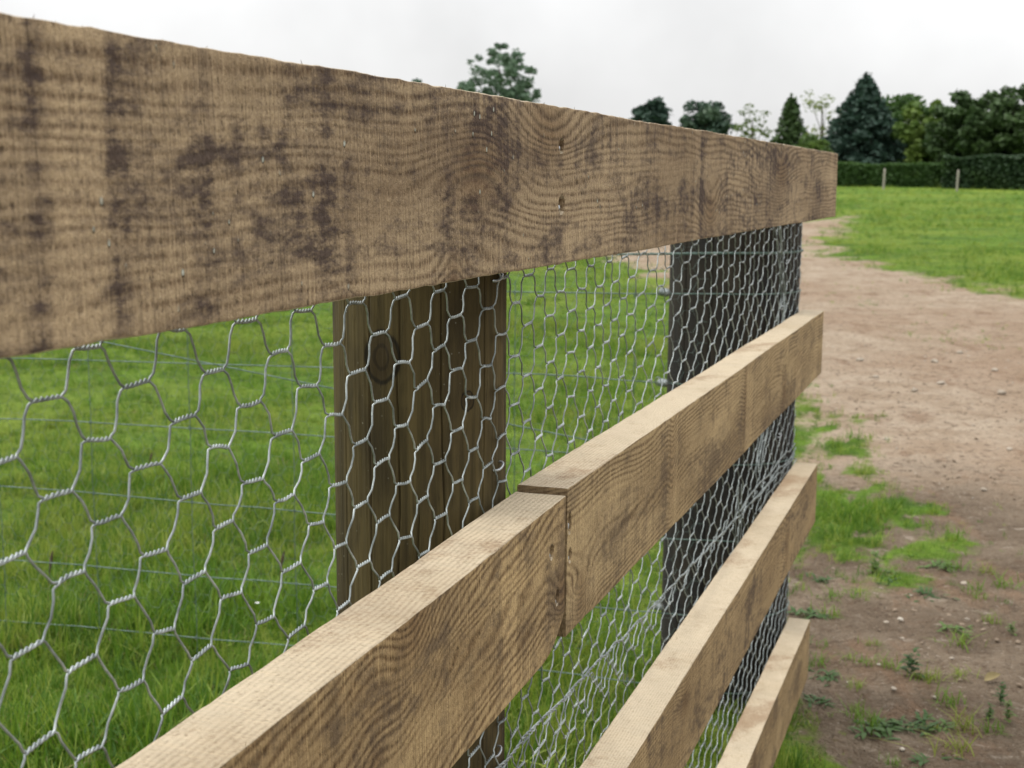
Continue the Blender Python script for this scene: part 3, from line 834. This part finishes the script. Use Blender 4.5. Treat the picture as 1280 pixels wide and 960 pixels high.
tufts = bpy.data.collections.new('grass_tufts')
DRY = leaf_mat('dry_grass_blade', (0.20, 0.165, 0.07), (0.30, 0.25, 0.11), (0.22, 0.22, 0.07))
for k in range(9):
    if k < 5: me = tuft_mesh('tuft', 16, .022 + .004 * (k % 3), .02, .070 + .014 * (k % 3), .0042, .6, 100 + k, GRASS)
    elif k < 7: me = tuft_mesh('tuft', 12, .016, .05, .125, .0034, .4, 100 + k, GRASS)
    elif k == 7: me = tuft_mesh('tuft', 10, .03, .012, .035, .011, 1.3, 100 + k, GRASS)       # broad low clover-like leaves
    else: me = tuft_mesh('tuft', 9, .022, .02, .065, .003, 1.2, 100 + k, DRY)
    tufts.objects.link(bpy.data.objects.new('tuft_%d' % k, me))
def flower_tuft(): pass

def scatter_points(n, r0, r1, half, dens_pow=1.0):
    u = rng.random(n)
    r = np.sqrt(r0 * r0 + u * (r1 * r1 - r0 * r0))
    a = rng.uniform(-half, half, n)
    return r * np.sin(a), r * np.cos(a), r
PX, PY, PS = [], [], []
for (r0, r1, n, smin, smax) in ((1.6, 3.2, 6000, .7, 1.25), (3.2, 6, 22000, .6, 1.15), (6, 12, 36000, .6, 1.15), (12, 24, 30000, .75, 1.4), (24, 48, 22000, 1.1, 2.0), (48, 92, 14000, 1.6, 2.8)):
    x, y, r = scatter_points(n, r0, r1, R(31))
    c = cover(x, y)
    k = rng.random(n) < c ** 1.3
    # short-cropped and longer patches
    h = 0.75 + 0.7 * fbm(x * .9, y * .9, 51) + 0.5 * fbm(x * 3, y * 3, 53)
    # longer along the foot of the netting and the fence
    PX.append(x[k]); PY.append(y[k]); PS.append((rng.uniform(smin, smax, n) * np.clip(h, .45, 1.5) * np.clip(c + .15, .5, 1))[k])
gxp = np.concatenate(PX); gyp = np.concatenate(PY); gsp = np.concatenate(PS)
# lusher growth at the foot of the rail fence
rel = gxp[:, None] * a0[0] + gyp[:, None] * a0[1]
nd = (gxp * n0[0] + gyp * n0[1])
gsp = gsp * np.where((nd > .3) & (np.hypot(gxp, gyp) < 4.2), 1.55, 1.0)
ts = (nd < .3) & (np.hypot(gxp, gyp) < 9)
gsp = gsp * np.where(ts, rng.uniform(.3, .8, len(gsp)), 1.0)
keep = ~ts | (rng.random(len(gsp)) < .72)
gxp, gyp, gsp = gxp[keep], gyp[keep], gsp[keep]
GV = np.stack([gxp, gyp, gz(gxp, gyp) - .004], -1)

def instancer(name, V, scale, coll, seed, tilt=.18):
    me = bpy.data.meshes.new(name)
    me.vertices.add(len(V)); me.vertices.foreach_set('co', V.astype(np.float32).ravel())
    a = me.attributes.new('sca', 'FLOAT', 'POINT'); a.data.foreach_set('value', scale.astype(np.float32))
    rg = np.random.default_rng(seed)
    rot = np.stack([rg.normal(0, tilt, len(V)), rg.normal(0, tilt, len(V)), rg.uniform(0, 6.28, len(V))], -1)
    a = me.attributes.new('rot', 'FLOAT_VECTOR', 'POINT'); a.data.foreach_set('vector', rot.astype(np.float32).ravel())
    a = me.attributes.new('idx', 'INT', 'POINT'); a.data.foreach_set('value', rg.integers(0, len(coll.objects), len(V)).astype(np.int32))
    o = bpy.data.objects.new(name, me); col.objects.link(o)
    ng = bpy.data.node_groups.new(name + '_nodes', 'GeometryNodeTree')
    ng.interface.new_socket('Geometry', in_out='INPUT', socket_type='NodeSocketGeometry')
    ng.interface.new_socket('Geometry', in_out='OUTPUT', socket_type='NodeSocketGeometry')
    gi = ng.nodes.new('NodeGroupInput'); go = ng.nodes.new('NodeGroupOutput')
    ci = ng.nodes.new('GeometryNodeCollectionInfo'); ci.inputs['Collection'].default_value = coll
    ci.inputs['Separate Children'].default_value = True; ci.inputs['Reset Children'].default_value = True
    ip = ng.nodes.new('GeometryNodeInstanceOnPoints'); ip.inputs['Pick Instance'].default_value = True
    def named(nm, ty):
        n = ng.nodes.new('GeometryNodeInputNamedAttribute'); n.data_type = ty; n.inputs['Name'].default_value = nm; return n.outputs['Attribute']
    ng.links.new(gi.outputs[0], ip.inputs['Points']); ng.links.new(ci.outputs[0], ip.inputs['Instance'])
    ng.links.new(named('sca', 'FLOAT'), ip.inputs['Scale']); ng.links.new(named('rot', 'FLOAT_VECTOR'), ip.inputs['Rotation'])
    ng.links.new(named('idx', 'INT'), ip.inputs['Instance Index'])
    ng.links.new(ip.outputs[0], go.inputs[0])
    md = o.modifiers.new('scatter', 'NODES'); md.node_group = ng
    return o
gr = instancer('grass', GV, gsp, tufts, 5)
tag(gr, 'short green pasture grass around the dirt track', 'grass', kind='stuff')

# ------------------------------------------------------------------ weeds, stones and litter on the track
WEED = leaf_mat('weed_leaf', (0.045, 0.095, 0.022), (0.085, 0.155, 0.035), (0.12, 0.18, 0.035), trans=.3)
YGR = leaf_mat('yellow_grass_blade', (0.10, 0.19, 0.016), (0.17, 0.25, 0.03), (0.24, 0.25, 0.05), trans=.35)
def weed_mesh(name, kind, seed):
    rg = np.random.default_rng(seed)
    if kind == 'tuft': return tuft_mesh(name, 34, .020, .02, .055, .0035, .9, seed, YGR)
    G3, F3, n = [], [], 0
    nl = 34 if kind == 'rosette' else 46
    for k in range(nl):
        a = rg.uniform(0, 2 * math.pi)
        if kind == 'rosette': el = rg.uniform(.05, .7); ln = rg.uniform(.018, .05); base = np.array([0, 0, .002]) + np.append(rg.normal(0, .018, 2), 0); w = ln * .20
        else: el = rg.uniform(.1, 1.0); hgt = rg.uniform(0.004, .085); ln = rg.uniform(.015, .035) * (1.15 - hgt * 6); base = np.array([rg.normal(0, .004), rg.normal(0, .004), hgt]); w = ln * .42
        d = np.array([math.cos(a) * math.cos(el), math.sin(a) * math.cos(el), math.sin(el)])
        pv = np.array([-math.sin(a), math.cos(a), 0]); upv = np.cross(pv, d) * -1
        for t, ww, s in ((.0, .25, 0), (.4, 1, .06), (.75, .8, .02)):
            c = base + d * ln * t + upv * 0 + np.array([0, 0, ln * s]) - np.array([0, 0, ln * .25 * t * t])
            G3 += [tuple(c - pv * w * ww / 2), tuple(c + pv * w * ww / 2)]
        G3.append(tuple(base + d * ln - np.array([0, 0, ln * .28])))
        F3 += [(n, n + 1, n + 3, n + 2), (n + 2, n + 3, n + 5, n + 4), (n + 4, n + 5, n + 6)]; n += 7
    me = bpy.data.meshes.new(name); me.from_pydata(G3, [], F3); me.materials.append(WEED)
    return me
wk = {'tuft': [weed_mesh('grass_tuft', 'tuft', 300 + k) for k in range(3)], 'rosette': [weed_mesh('rosette_weed', 'rosette', 310 + k) for k in range(3)], 'upright': [weed_mesh('upright_weed', 'upright', 320 + k) for k in range(2)]}
wl = {'tuft': ('yellow_grass_tuft', 'small yellowish grass tuft growing alone on the bare dirt track', 'grass tuft', 'lone grass tufts on the bare track'),
      'rosette': ('rosette_weed', 'flat dark green leafy weed spreading on the bare dirt track', 'weed', 'leafy weeds on the bare track'),
      'upright': ('upright_weed', 'little upright dark green seedling standing on the bare dirt track', 'weed', 'upright seedlings on the bare track')}
spots = [(230, 200, 'rosette', 1.1), (430, 172, 'upright', 1.2), (485, 182, 'rosette', 1.2), (510, 212, 'rosette', 1.1), (630, 262, 'rosette', 1.3), (170, 332, 'rosette', 1.3), (250, 336, 'tuft', 1.1),
         (740, 392, 'rosette', 1.25), (765, 450, 'tuft', 1.2), (965, 228, 'tuft', 1.4), (425, 458, 'tuft', .8), (335, 514, 'tuft', .8), (410, 530, 'tuft', .8), (572, 575, 'upright', 1.1), (655, 595, 'tuft', 1.1), (600, 585, 'tuft', .8),
         (230, 580, 'rosette', 1.0), (190, 680, 'rosette', .9), (350, 618, 'tuft', .8), (725, 682, 'tuft', 1.1), (770, 575, 'tuft', .8), (932, 690, 'upright', .7), (885, 750, 'upright', .6), (620, 775, 'rosette', 1.15), (690, 778, 'rosette', 1.0),
         (440, 790, 'rosette', 1.4), (400, 770, 'tuft', 1.1), (490, 770, 'rosette', 1.1), (360, 730, 'tuft', 1.0), (780, 780, 'tuft', 1.25), (725, 875, 'tuft', 1.4), (640, 930, 'rosette', 1.1), (905, 795, 'tuft', .9), (960, 760, 'upright', .7),
         (890, 360, 'tuft', .8), (975, 408, 'upright', .6), (812, 245, 'tuft', 1.2), (845, 275, 'tuft', .9), (205, 530, 'tuft', .9), (495, 545, 'tuft', .9), (500, 920, 'tuft', .6), (265, 270, 'tuft', 1.1), (690, 140, 'rosette', 1.3), (760, 150, 'tuft', 1.2), (880, 165, 'tuft', 1.0)]
cnt = {'tuft': 0, 'rosette': 0, 'upright': 0}
for (zx, zy, kd, s) in spots:
    p = on_ground(960 + zx / 3.2, 660 + zy / 3.2)
    nmw, lb, ct, gp = wl[kd]
    o = bpy.data.objects.new(nmw, wk[kd][cnt[kd] % len(wk[kd])]); cnt[kd] += 1
    col.objects.link(o)
    o.location = (p[0], p[1], p[2] - .014); o.rotation_euler = (0, 0, rng.uniform(0, 6.28)); o.scale = (s, s, s * rng.uniform(.8, 1.1))
    tag(o, lb, ct, gp)

g = Gr('stone_mat', 0.9)
r_ = g.rnd(); ns_ = g.noise(g.position(), 60.0, 4)
g.color(g.mix(g.ss(r_, .72, .98), g.mix(ns_, (0.15, 0.11, 0.075), (0.26, 0.20, 0.14)), (0.40, 0.36, 0.30))); g.bump(ns_, .5, .004)
STONE = g.mat
g = Gr('pale_stone_mat', 0.9); ns_ = g.noise(g.position(), 50.0, 4); g.color(g.mix(ns_, (0.19, 0.155, 0.115), (0.38, 0.33, 0.265))); g.bump(ns_, .5, .004); PALE = g.mat
def stone_mesh(name, seed, mat=None):
    import bmesh
    bm = bmesh.new(); bmesh.ops.create_icosphere(bm, subdivisions=2, radius=1)
    rg = np.random.default_rng(seed); pl = rg.normal(0, 1, (9, 3)); pl /= np.linalg.norm(pl, axis=1)[:, None]; dd_ = rg.uniform(.6, .95, 9)
    for vv in bm.verts:
        p = np.array(vv.co)
        for q, e in zip(pl, dd_):
            k = p @ q
            if k > e: p = p - q * (k - e) * .85
        vv.co = p * np.array([1, .75, .5])
    me = bpy.data.meshes.new(name); bm.to_mesh(me); bm.free(); me.materials.append(mat or STONE); return me
stm = [stone_mesh('stone', 400 + k) for k in range(5)]
stp = [stone_mesh('pale_stone', 420 + k, PALE) for k in range(5)]
for (px, py, s) in ((1139, 742, .009), (1108, 775, .009), (1117, 858, .011), (1205, 727, .014), (1075, 449, .030), (1168, 451, .034), (1176, 478, .030), (1095, 470, .026), (1143, 487, .024), (1252, 490, .034), (1243, 462, .03), (1108, 548, .022), (1200, 440, .03), (1262, 560, .02), (1230, 610, .016), (1128, 795, .008), (1190, 820, .009)):
    p = on_ground(px, py)
    o = bpy.data.objects.new('pale_stone', stp[rng.integers(5)]); col.objects.link(o)
    o.location = (p[0], p[1], p[2] - .008 + s * .18); o.scale = (s, s, s); o.rotation_euler = (rng.uniform(-.2, .2), rng.uniform(-.2, .2), rng.uniform(0, 6))
    tag(o, 'pale stone lying loose on the bare dirt track', 'stone', 'pale stones on the track')
peb = bpy.data.collections.new('pebbles')
for k, me in enumerate(stm): peb.objects.link(bpy.data.objects.new('pebble_%d' % k, me))
px_, py_, pr_ = scatter_points(9000, 2.2, 11, R(30))
kk = cover(px_, py_) < .25
px_, py_, pr_ = px_[kk], py_[kk], pr_[kk]
pb = instancer('gravel', np.stack([px_, py_, gz(px_, py_) - .010], -1), rng.uniform(.2, 1, len(px_)) ** 4 * .010 + .002, peb, 9, .4)
tag(pb, 'fine gravel and clods scattered over the dirt track', 'gravel', kind='stuff')

# curled dead leaf and a bare twig
g = Gr('dead_leaf', 0.8); nq = g.noise(g.position(), 120.0, 3); g.color(g.mix(nq, (0.16, 0.12, 0.05), (0.27, 0.22, 0.10))); DEAD = g.mat
p = on_ground(1240, 846)
u = np.linspace(0, 1, 9); vv = np.linspace(-1, 1, 7); U, Vv = np.meshgrid(u, vv, indexing='ij')
wv = np.sin(np.pi * U ** .8) * .014
LV = np.stack([U * .06 - .03, Vv * wv, .006 + .012 * (Vv ** 2) * np.sin(np.pi * U) + .01 * U * U], -1).reshape(-1, 3)
LF = np.array([[i * 7 + j, (i + 1) * 7 + j, (i + 1) * 7 + j + 1, i * 7 + j + 1] for i in range(8) for j in range(6)])
o = mesh_obj('dead_leaf', LV, LF, DEAD, None, True); o.location = (p[0], p[1], p[2] - .012); o.rotation_euler = (.2, 0, .5)
tag(o, 'curled brown dead leaf lying on the bare dirt track', 'leaf')
p = on_ground(1140, 905)
q = np.linspace(0, 1, 8)
Vt, Ft = tube(np.stack([q * .05 - .025, .006 * np.sin(q * 4), .004 + .004 * q], -1), np.linspace(.0016, .0007, 8), 6)
o = mesh_obj('twig', Vt, Ft, DEAD, None, True); o.location = (p[0], p[1], p[2] - .011); o.rotation_euler = (0, 0, .9)
tag(o, 'thin pale dry twig on the bare track among small weeds', 'twig')
# daisies and dark seed stems in the pasture
g = Gr('petal_white', 0.7); g.color((0.75, 0.75, 0.72)); PET = g.mat
g = Gr('seed_brown', 0.9); g.color((0.07, 0.05, 0.025)); SEED = g.mat
for (px, py) in ((52, 508), (322, 775), (590, 560), (760, 640)):
    p = on_ground(px, py)
    e = empty('daisy', (p[0], p[1], p[2])); tag(e, 'small white daisy in the green pasture behind the wire', 'flower', 'daisies in the pasture')
    bpy.context.view_layer.update()
    Vt, Ft = tube(np.array([[0, 0, 0], [.003, 0, .04], [.0, .002, .085]]), .001, 5, (1, 0, 0)); mesh_obj('stem', Vt, Ft, GRASS, e, True)
    e.scale = (.62, .62, .62)
    for k in range(11):
        a = k / 11 * 6.283
        d = np.array([math.cos(a), math.sin(a), .15]); s_ = np.array([-math.sin(a), math.cos(a), 0])
        c = np.array([0, .002, .085])
        mesh_obj('petal', np.array([c + d * .002 - s_ * .001, c + d * .002 + s_ * .001, c + d * .012 + s_ * .002, c + d * .012 - s_ * .002]), np.array([[0, 1, 2, 3]]), PET, e)
for (px, py, h) in ((348, 752, .16), (60, 770, .2), (185, 600, .12)):
    p = on_ground(px, py)
    q = np.linspace(0, 1, 12)
    r = np.where(q > .68, .0045 * np.sin((q - .66) / .36 * math.pi) + .0008, .0011)
    Vt, Ft = tube(np.stack([.02 * q * q, .01 * q, q * h], -1), r, 6, (1, 0, 0))
    o = mesh_obj('seed_head', Vt, Ft, SEED, None, True); o.location = p
    tag(o, 'dark brown plantain seed head on a stalk in the pasture', 'seed head', 'seed heads in the pasture')

# ------------------------------------------------------------------ trees, hedge
BARK = post_mat('bark', (0.07, 0.055, 0.04), (0.12, 0.10, 0.075), (0.05, 0.045, 0.035))
def quads_from(centers, size, seed, flat=0.5, aspect=.55):
    rg = np.random.default_rng(seed); n = len(centers)
    d = rg.normal(0, 1, (n, 3)); d[:, 2] *= flat; d /= np.linalg.norm(d, axis=1)[:, None]
    e = rg.normal(0, 1, (n, 3)); e -= (e * d).sum(1)[:, None] * d; e /= np.linalg.norm(e, axis=1)[:, None]
    L = (size * rg.uniform(.6, 1.4, n))[:, None]
    V = np.stack([centers - d * L / 2, centers + e * L * aspect / 2, centers + d * L / 2, centers - e * L * aspect / 2], 1).reshape(-1, 3)
    return V, np.arange(4 * n).reshape(-1, 4)

def tree_pos(px, dist):
    d = ray(px, 220); k = dist / d[1]; x, y = d[0] * k, dist
    return np.array([x, y, float(gz(x, y)) - .1])
def z_of(px, py, dist):
    d = ray(px, py); return d[2] / d[1] * dist + EYE
def limb_mesh(base, tips, r0, trunk_top, seed):
    rg = np.random.default_rng(seed); G = Geo()
    q = np.linspace(0, 1, 10)
    tr = base + np.stack([.15 * np.sin(q * 3) * r0 * 4, .1 * np.cos(q * 2.3) * r0 * 4, q * trunk_top], -1)
    G.add(*tube(tr, r0 * (1.25 - q) + r0 * .06, 9, (1, 0, 0)))
    for t in tips:
        k = rg.uniform(.25, .8); s0 = tr[int(k * 9)]
        mid = (s0 + t) / 2 + np.array([0, 0, -.08 * np.linalg.norm(t - s0)])
        u = np.linspace(0, 1, 7)[:, None]
        P = s0 * (1 - u) ** 2 + 2 * mid * u * (1 - u) + t * u * u
        G.add(*tube(P, np.linspace(r0 * .45 * (1 - k * .5), r0 * .05, 7), 6, (.3, .9, .1)))
    return G.arrays()

def broad_tree(label, px, ytop, dist, half, mat, seed, nclump=34, leaf=.30, per=130, low=.12, tightness=.30, hvar=1.0, group=None, cone=0.0, fill=True):
    rg = np.random.default_rng(seed)
    b = tree_pos(px, dist); H = z_of(px, ytop, dist) - b[2]; Rw = half / FPX * dist
    root = empty('tree', tuple(b)); tag(root, label, 'tree', group)
    bpy.context.view_layer.update()
    cs = []
    while len(cs) < nclump:
        q = rg.uniform(-1, 1, 3)
        l = np.linalg.norm(q)
        if l > 1 or (l < .35 and not fill): continue
        t = (q[2] + 1) / 2
        wsc = 1 - cone * t
        cs.append(np.array([q[0] * Rw * wsc, q[1] * Rw * wsc, H * (low + (1 - low) * t * .97)]))
    cs = np.array(cs)
    C = []
    for c in cs:
        s = Rw * tightness * rg.uniform(.6, 1.25)
        n = int(per * rg.uniform(.6, 1.4))
        p = rg.normal(0, 1, (n, 3)); p /= np.linalg.norm(p, axis=1)[:, None]
        p *= (rg.random(n) ** .45)[:, None] * s * np.array([1.15, 1.15, .8])
        C.append(c + p)
    C = np.concatenate(C); C[:, 2] = np.minimum(C[:, 2], H * 1.03); C = C[C[:, 2] > .15]
    V, F = quads_from(C, leaf, seed + 1)
    mesh_obj('crown', V, F, mat, root)
    tips = cs[rg.choice(len(cs), min(len(cs), 16), replace=False)]
    V, F = limb_mesh(np.zeros(3), tips, max(.06, H * .018), H * .8, seed + 2)
    mesh_obj('trunk', V, F, BARK, root, True)
    return root

def conifer(label, px, ytop, dist, half, mat, seed, n=7000, leaf=.34, group=None):
    rg = np.random.default_rng(seed)
    b = tree_pos(px, dist); H = z_of(px, ytop, dist) - b[2]; Rw = half / FPX * dist
    root = empty('tree', tuple(b)); tag(root, label, 'tree', group)
    bpy.context.view_layer.update()
    C = []
    nb = 150
    tips = []
    for k in range(nb):
        t = (k + rg.random()) / nb * .97                     # height fraction of the bough
        ln = Rw * (1 - t) ** .82 * rg.uniform(.75, 1.12) + .08
        a = k * 2.39996 + rg.normal(0, .2)
        m = int(n / nb * (1 - t * .8) * 1.55) + 6
        u = rg.random(m) ** .7
        r = u * ln
        z = H * (.03 + .94 * t) + .12 * r - .30 * r * r / max(ln, .1) + rg.normal(0, .10, m)
        w = rg.normal(0, 1, m) * (.10 + .16 * ln * u * (1.2 - u))
        C.append(np.stack([math.cos(a) * r - math.sin(a) * w, math.sin(a) * r + math.cos(a) * w, z], -1))
        if k % 6 == 0: tips.append(np.array([math.cos(a) * ln * .8, math.sin(a) * ln * .8, H * (.03 + .94 * t)]))
    lead = np.stack([rg.normal(0, .04, 25), rg.normal(0, .04, 25), H * rg.uniform(.93, 1.0, 25)], -1)
    C = np.concatenate(C + [lead])
    V, F = quads_from(C, leaf, seed + 1, .45, .5)
    mesh_obj('crown', V, F, mat, root)
    V, F = limb_mesh(np.zeros(3), np.array(tips), max(.06, H * .016), H * .95, seed + 2)
    mesh_obj('trunk', V, F, BARK, root, True)
    return root

LF_DARK = leaf_mat('leaf_dark', (0.020, 0.045, 0.020), (0.042, 0.080, 0.028), (0.056, 0.098, 0.028), .6, .15)
LF_CON = leaf_mat('leaf_conifer', (0.032, 0.066, 0.046), (0.064, 0.110, 0.072), (0.075, 0.12, 0.065), .6, .12)
LF_MID = leaf_mat('leaf_mid', (0.048, 0.100, 0.026), (0.095, 0.165, 0.036), (0.140, 0.200, 0.036), .6, .25)
LF_YEL = leaf_mat('leaf_yellow_green', (0.085, 0.135, 0.030), (0.150, 0.200, 0.045), (0.19, 0.22, 0.05), .6, .3)
LF_BLUE = leaf_mat('leaf_blue_green', (0.075, 0.130, 0.090), (0.120, 0.185, 0.125), (0.130, 0.20, 0.12), .6, .25)

broad_tree('airy round-topped tree rising alone above the middle of the top rail', 624, 52, 105, 52, LF_BLUE, 501, 190, .36, 36, .22, .13)
broad_tree('thin pale sapling beside the airy round tree above the top rail', 528, 82, 105, 9, LF_BLUE, 502, 10, .30, 30, .3, .45)
broad_tree('low green bush at the foot of the airy round tree', 572, 103, 108, 26, LF_MID, 503, 20, .40, 70, .1, .35)
broad_tree('dark dome-shaped evergreen just above the rail with a pointed tip', 812, 120, 88, 42, LF_CON, 504, 90, .36, 90, .05, .20, cone=.55)
broad_tree('dark grey-green evergreen with a lumpy outline beside the dome-shaped one', 880, 118, 86, 40, LF_CON, 505, 90, .36, 80, .05, .20, cone=.45)
broad_tree('sparse yellow-green young tree with sky showing between the dark evergreens', 938, 128, 80, 26, LF_YEL, 506, 40, .26, 12, .15, .30)
conifer('small dark conical evergreen with yellowish shoots', 986, 118, 76, 40, LF_DARK, 507, 3000, .32)
broad_tree('sparse leafy tree with thin foliage beside the tall spruce', 1024, 108, 84, 36, LF_YEL, 508, 60, .26, 12, .1, .28)
broad_tree('mid green shrub in front of the tall spruce behind the hedge', 1018, 168, 74, 26, LF_MID, 509, 26, .30, 110, .05, .36)
conifer('tall blue-green spruce with a pointed top behind the hedge', 1077, 91, 78, 84, LF_CON, 510, 12000, .36)
broad_tree('mid green broadleaf tree with yellowish crown next to the tall spruce', 1126, 108, 86, 50, LF_MID, 511, 110, .34, 75, .05, .20)
broad_tree('shorter broadleaf tree with reddish green crown behind the hedge', 1158, 122, 76, 42, LF_MID, 512, 100, .34, 80, .03, .20)
broad_tree('big very dark tree with knobbly top by the field corner', 1212, 108, 72, 52, LF_DARK, 513, 130, .32, 110, .02, .20)
broad_tree('very dark bushy tree filling the field corner', 1272, 104, 70, 52, LF_DARK, 514, 130, .32, 110, .02, .20)
broad_tree('dark broad tree at the end of the hedge', 1350, 100, 74, 60, LF_DARK, 515, 60, .36, 150, .02, .30)
broad_tree('dark tall tree past the end of the hedge', 1450, 96, 76, 60, LF_DARK, 516, 50, .38, 140, .02, .30)
broad_tree('round green tree standing far off behind the pasture', 60, 175, 120, 60, LF_MID, 517, 40, .5, 90, .1, .3)
broad_tree('distant green tree in the hedgerow beyond the top rail', 330, 165, 115, 60, LF_MID, 518, 40, .5, 90, .05, .3)
broad_tree('distant dark tree in the hedgerow beyond the top rail', 720, 160, 100, 50, LF_DARK, 519, 40, .45, 90, .05, .3)

def hedge(label, px0, d0, px1, d1, hpx, depth, mat, seed, n, leaf=.22):
    rg = np.random.default_rng(seed)
    A = tree_pos(px0, d0); B = tree_pos(px1, d1); L = np.linalg.norm((B - A)[:2]); dr = (B - A)[:2] / L; pv = np.array([-dr[1], dr[0]])
    root = empty('hedge', tuple((A + B) / 2)); tag(root, label, 'hedge'); bpy.context.view_layer.update()
    hh = hpx / FPX * (d0 + d1) / 2
    t = rg.random(n); face = rg.random(n)
    hloc = hh * (1 + .10 * fbm(t * L * .5, 0, seed) + .05 * fbm(t * L * 2, 0, seed + 1))
    v = np.where(face < .5, depth / 2 * (1 - .25 * rg.random(n)) * np.where(face < .42, -1, 1), rg.uniform(-depth / 2, depth / 2, n))
    z = np.where(face < .5, rg.random(n) * hloc, hloc * (1 - .10 * rg.random(n)))
    v = v + .12 * fbm(t * L * 1.3, z * 2, seed + 3)
    xy = A[:2] + (t * L)[:, None] * dr + v[:, None] * pv
    C = np.stack([xy[:, 0], xy[:, 1], gz(xy[:, 0], xy[:, 1]) + z], -1)
    V, F = quads_from(C, leaf, seed + 2, .7, .6)
    mesh_obj('foliage', V, F, mat, root, False, Matrix.Identity(4))
    # solid body added inside the foliage to stop see-through gaps
    q = np.linspace(0, 1, 40); G = []
    cr = A[:2] + (q * L)[:, None] * dr
    zg = gz(cr[:, 0], cr[:, 1])
    prof = [(-.36, -.2), (-.36, .74), (-.2, .84), (.2, .84), (.36, .74), (.36, -.2)]
    Vc = np.array([[c[0] + a * depth * pv[0], c[1] + a * depth * pv[1], z0 + b * hh] for c, z0 in zip(cr, zg) for a, b in prof])
    Fc = [[i * 6 + j, i * 6 + j + 1, i * 6 + 7 + j, i * 6 + 6 + j] for i in range(39) for j in range(5)]
    mesh_obj('solid_core', Vc, Fc, mat, root, False, Matrix.Identity(4))
hedge('clipped green hedge along the far edge of the pasture', 990, 70, 1200, 66, 28, 1.6, LF_MID, 601, 16000)
hedge('taller dark overgrown hedge under the very dark trees', 1180, 65, 1560, 60, 40, 2.0, LF_DARK, 603, 20000)
hedge('long distant hedge hidden mostly behind the top rail', -150, 92, 1000, 74, 34, 1.8, LF_MID, 605, 22000, .34)

# thin fence posts in front of the hedge
g = Gr('grey_post', 0.9); nq = g.noise(g.position(), 20.0, 3); g.color(g.mix(nq, (0.22, 0.20, 0.16), (0.36, 0.34, 0.29))); GP = g.mat
for (px, d0) in ((1105, 62), (1197, 60)):
    b = tree_pos(px, d0)
    q = np.linspace(0, 1, 8)
    G = Geo()
    hgt = .95
    V, F = tube(np.stack([.02 * q, 0 * q, -.1 + q * (hgt + .1)], -1), np.array([.05] * 7 + [.03]), 10, (1, 0, 0))
    o = mesh_obj('field_post', V, F.tolist() + [[7 * 10 + k for k in range(10)]], GP, None, True); o.location = (b[0], b[1], b[2] + .1)
    tag(o, 'thin weathered grey fence post standing in front of the hedge', 'fence post', 'posts along the hedge')
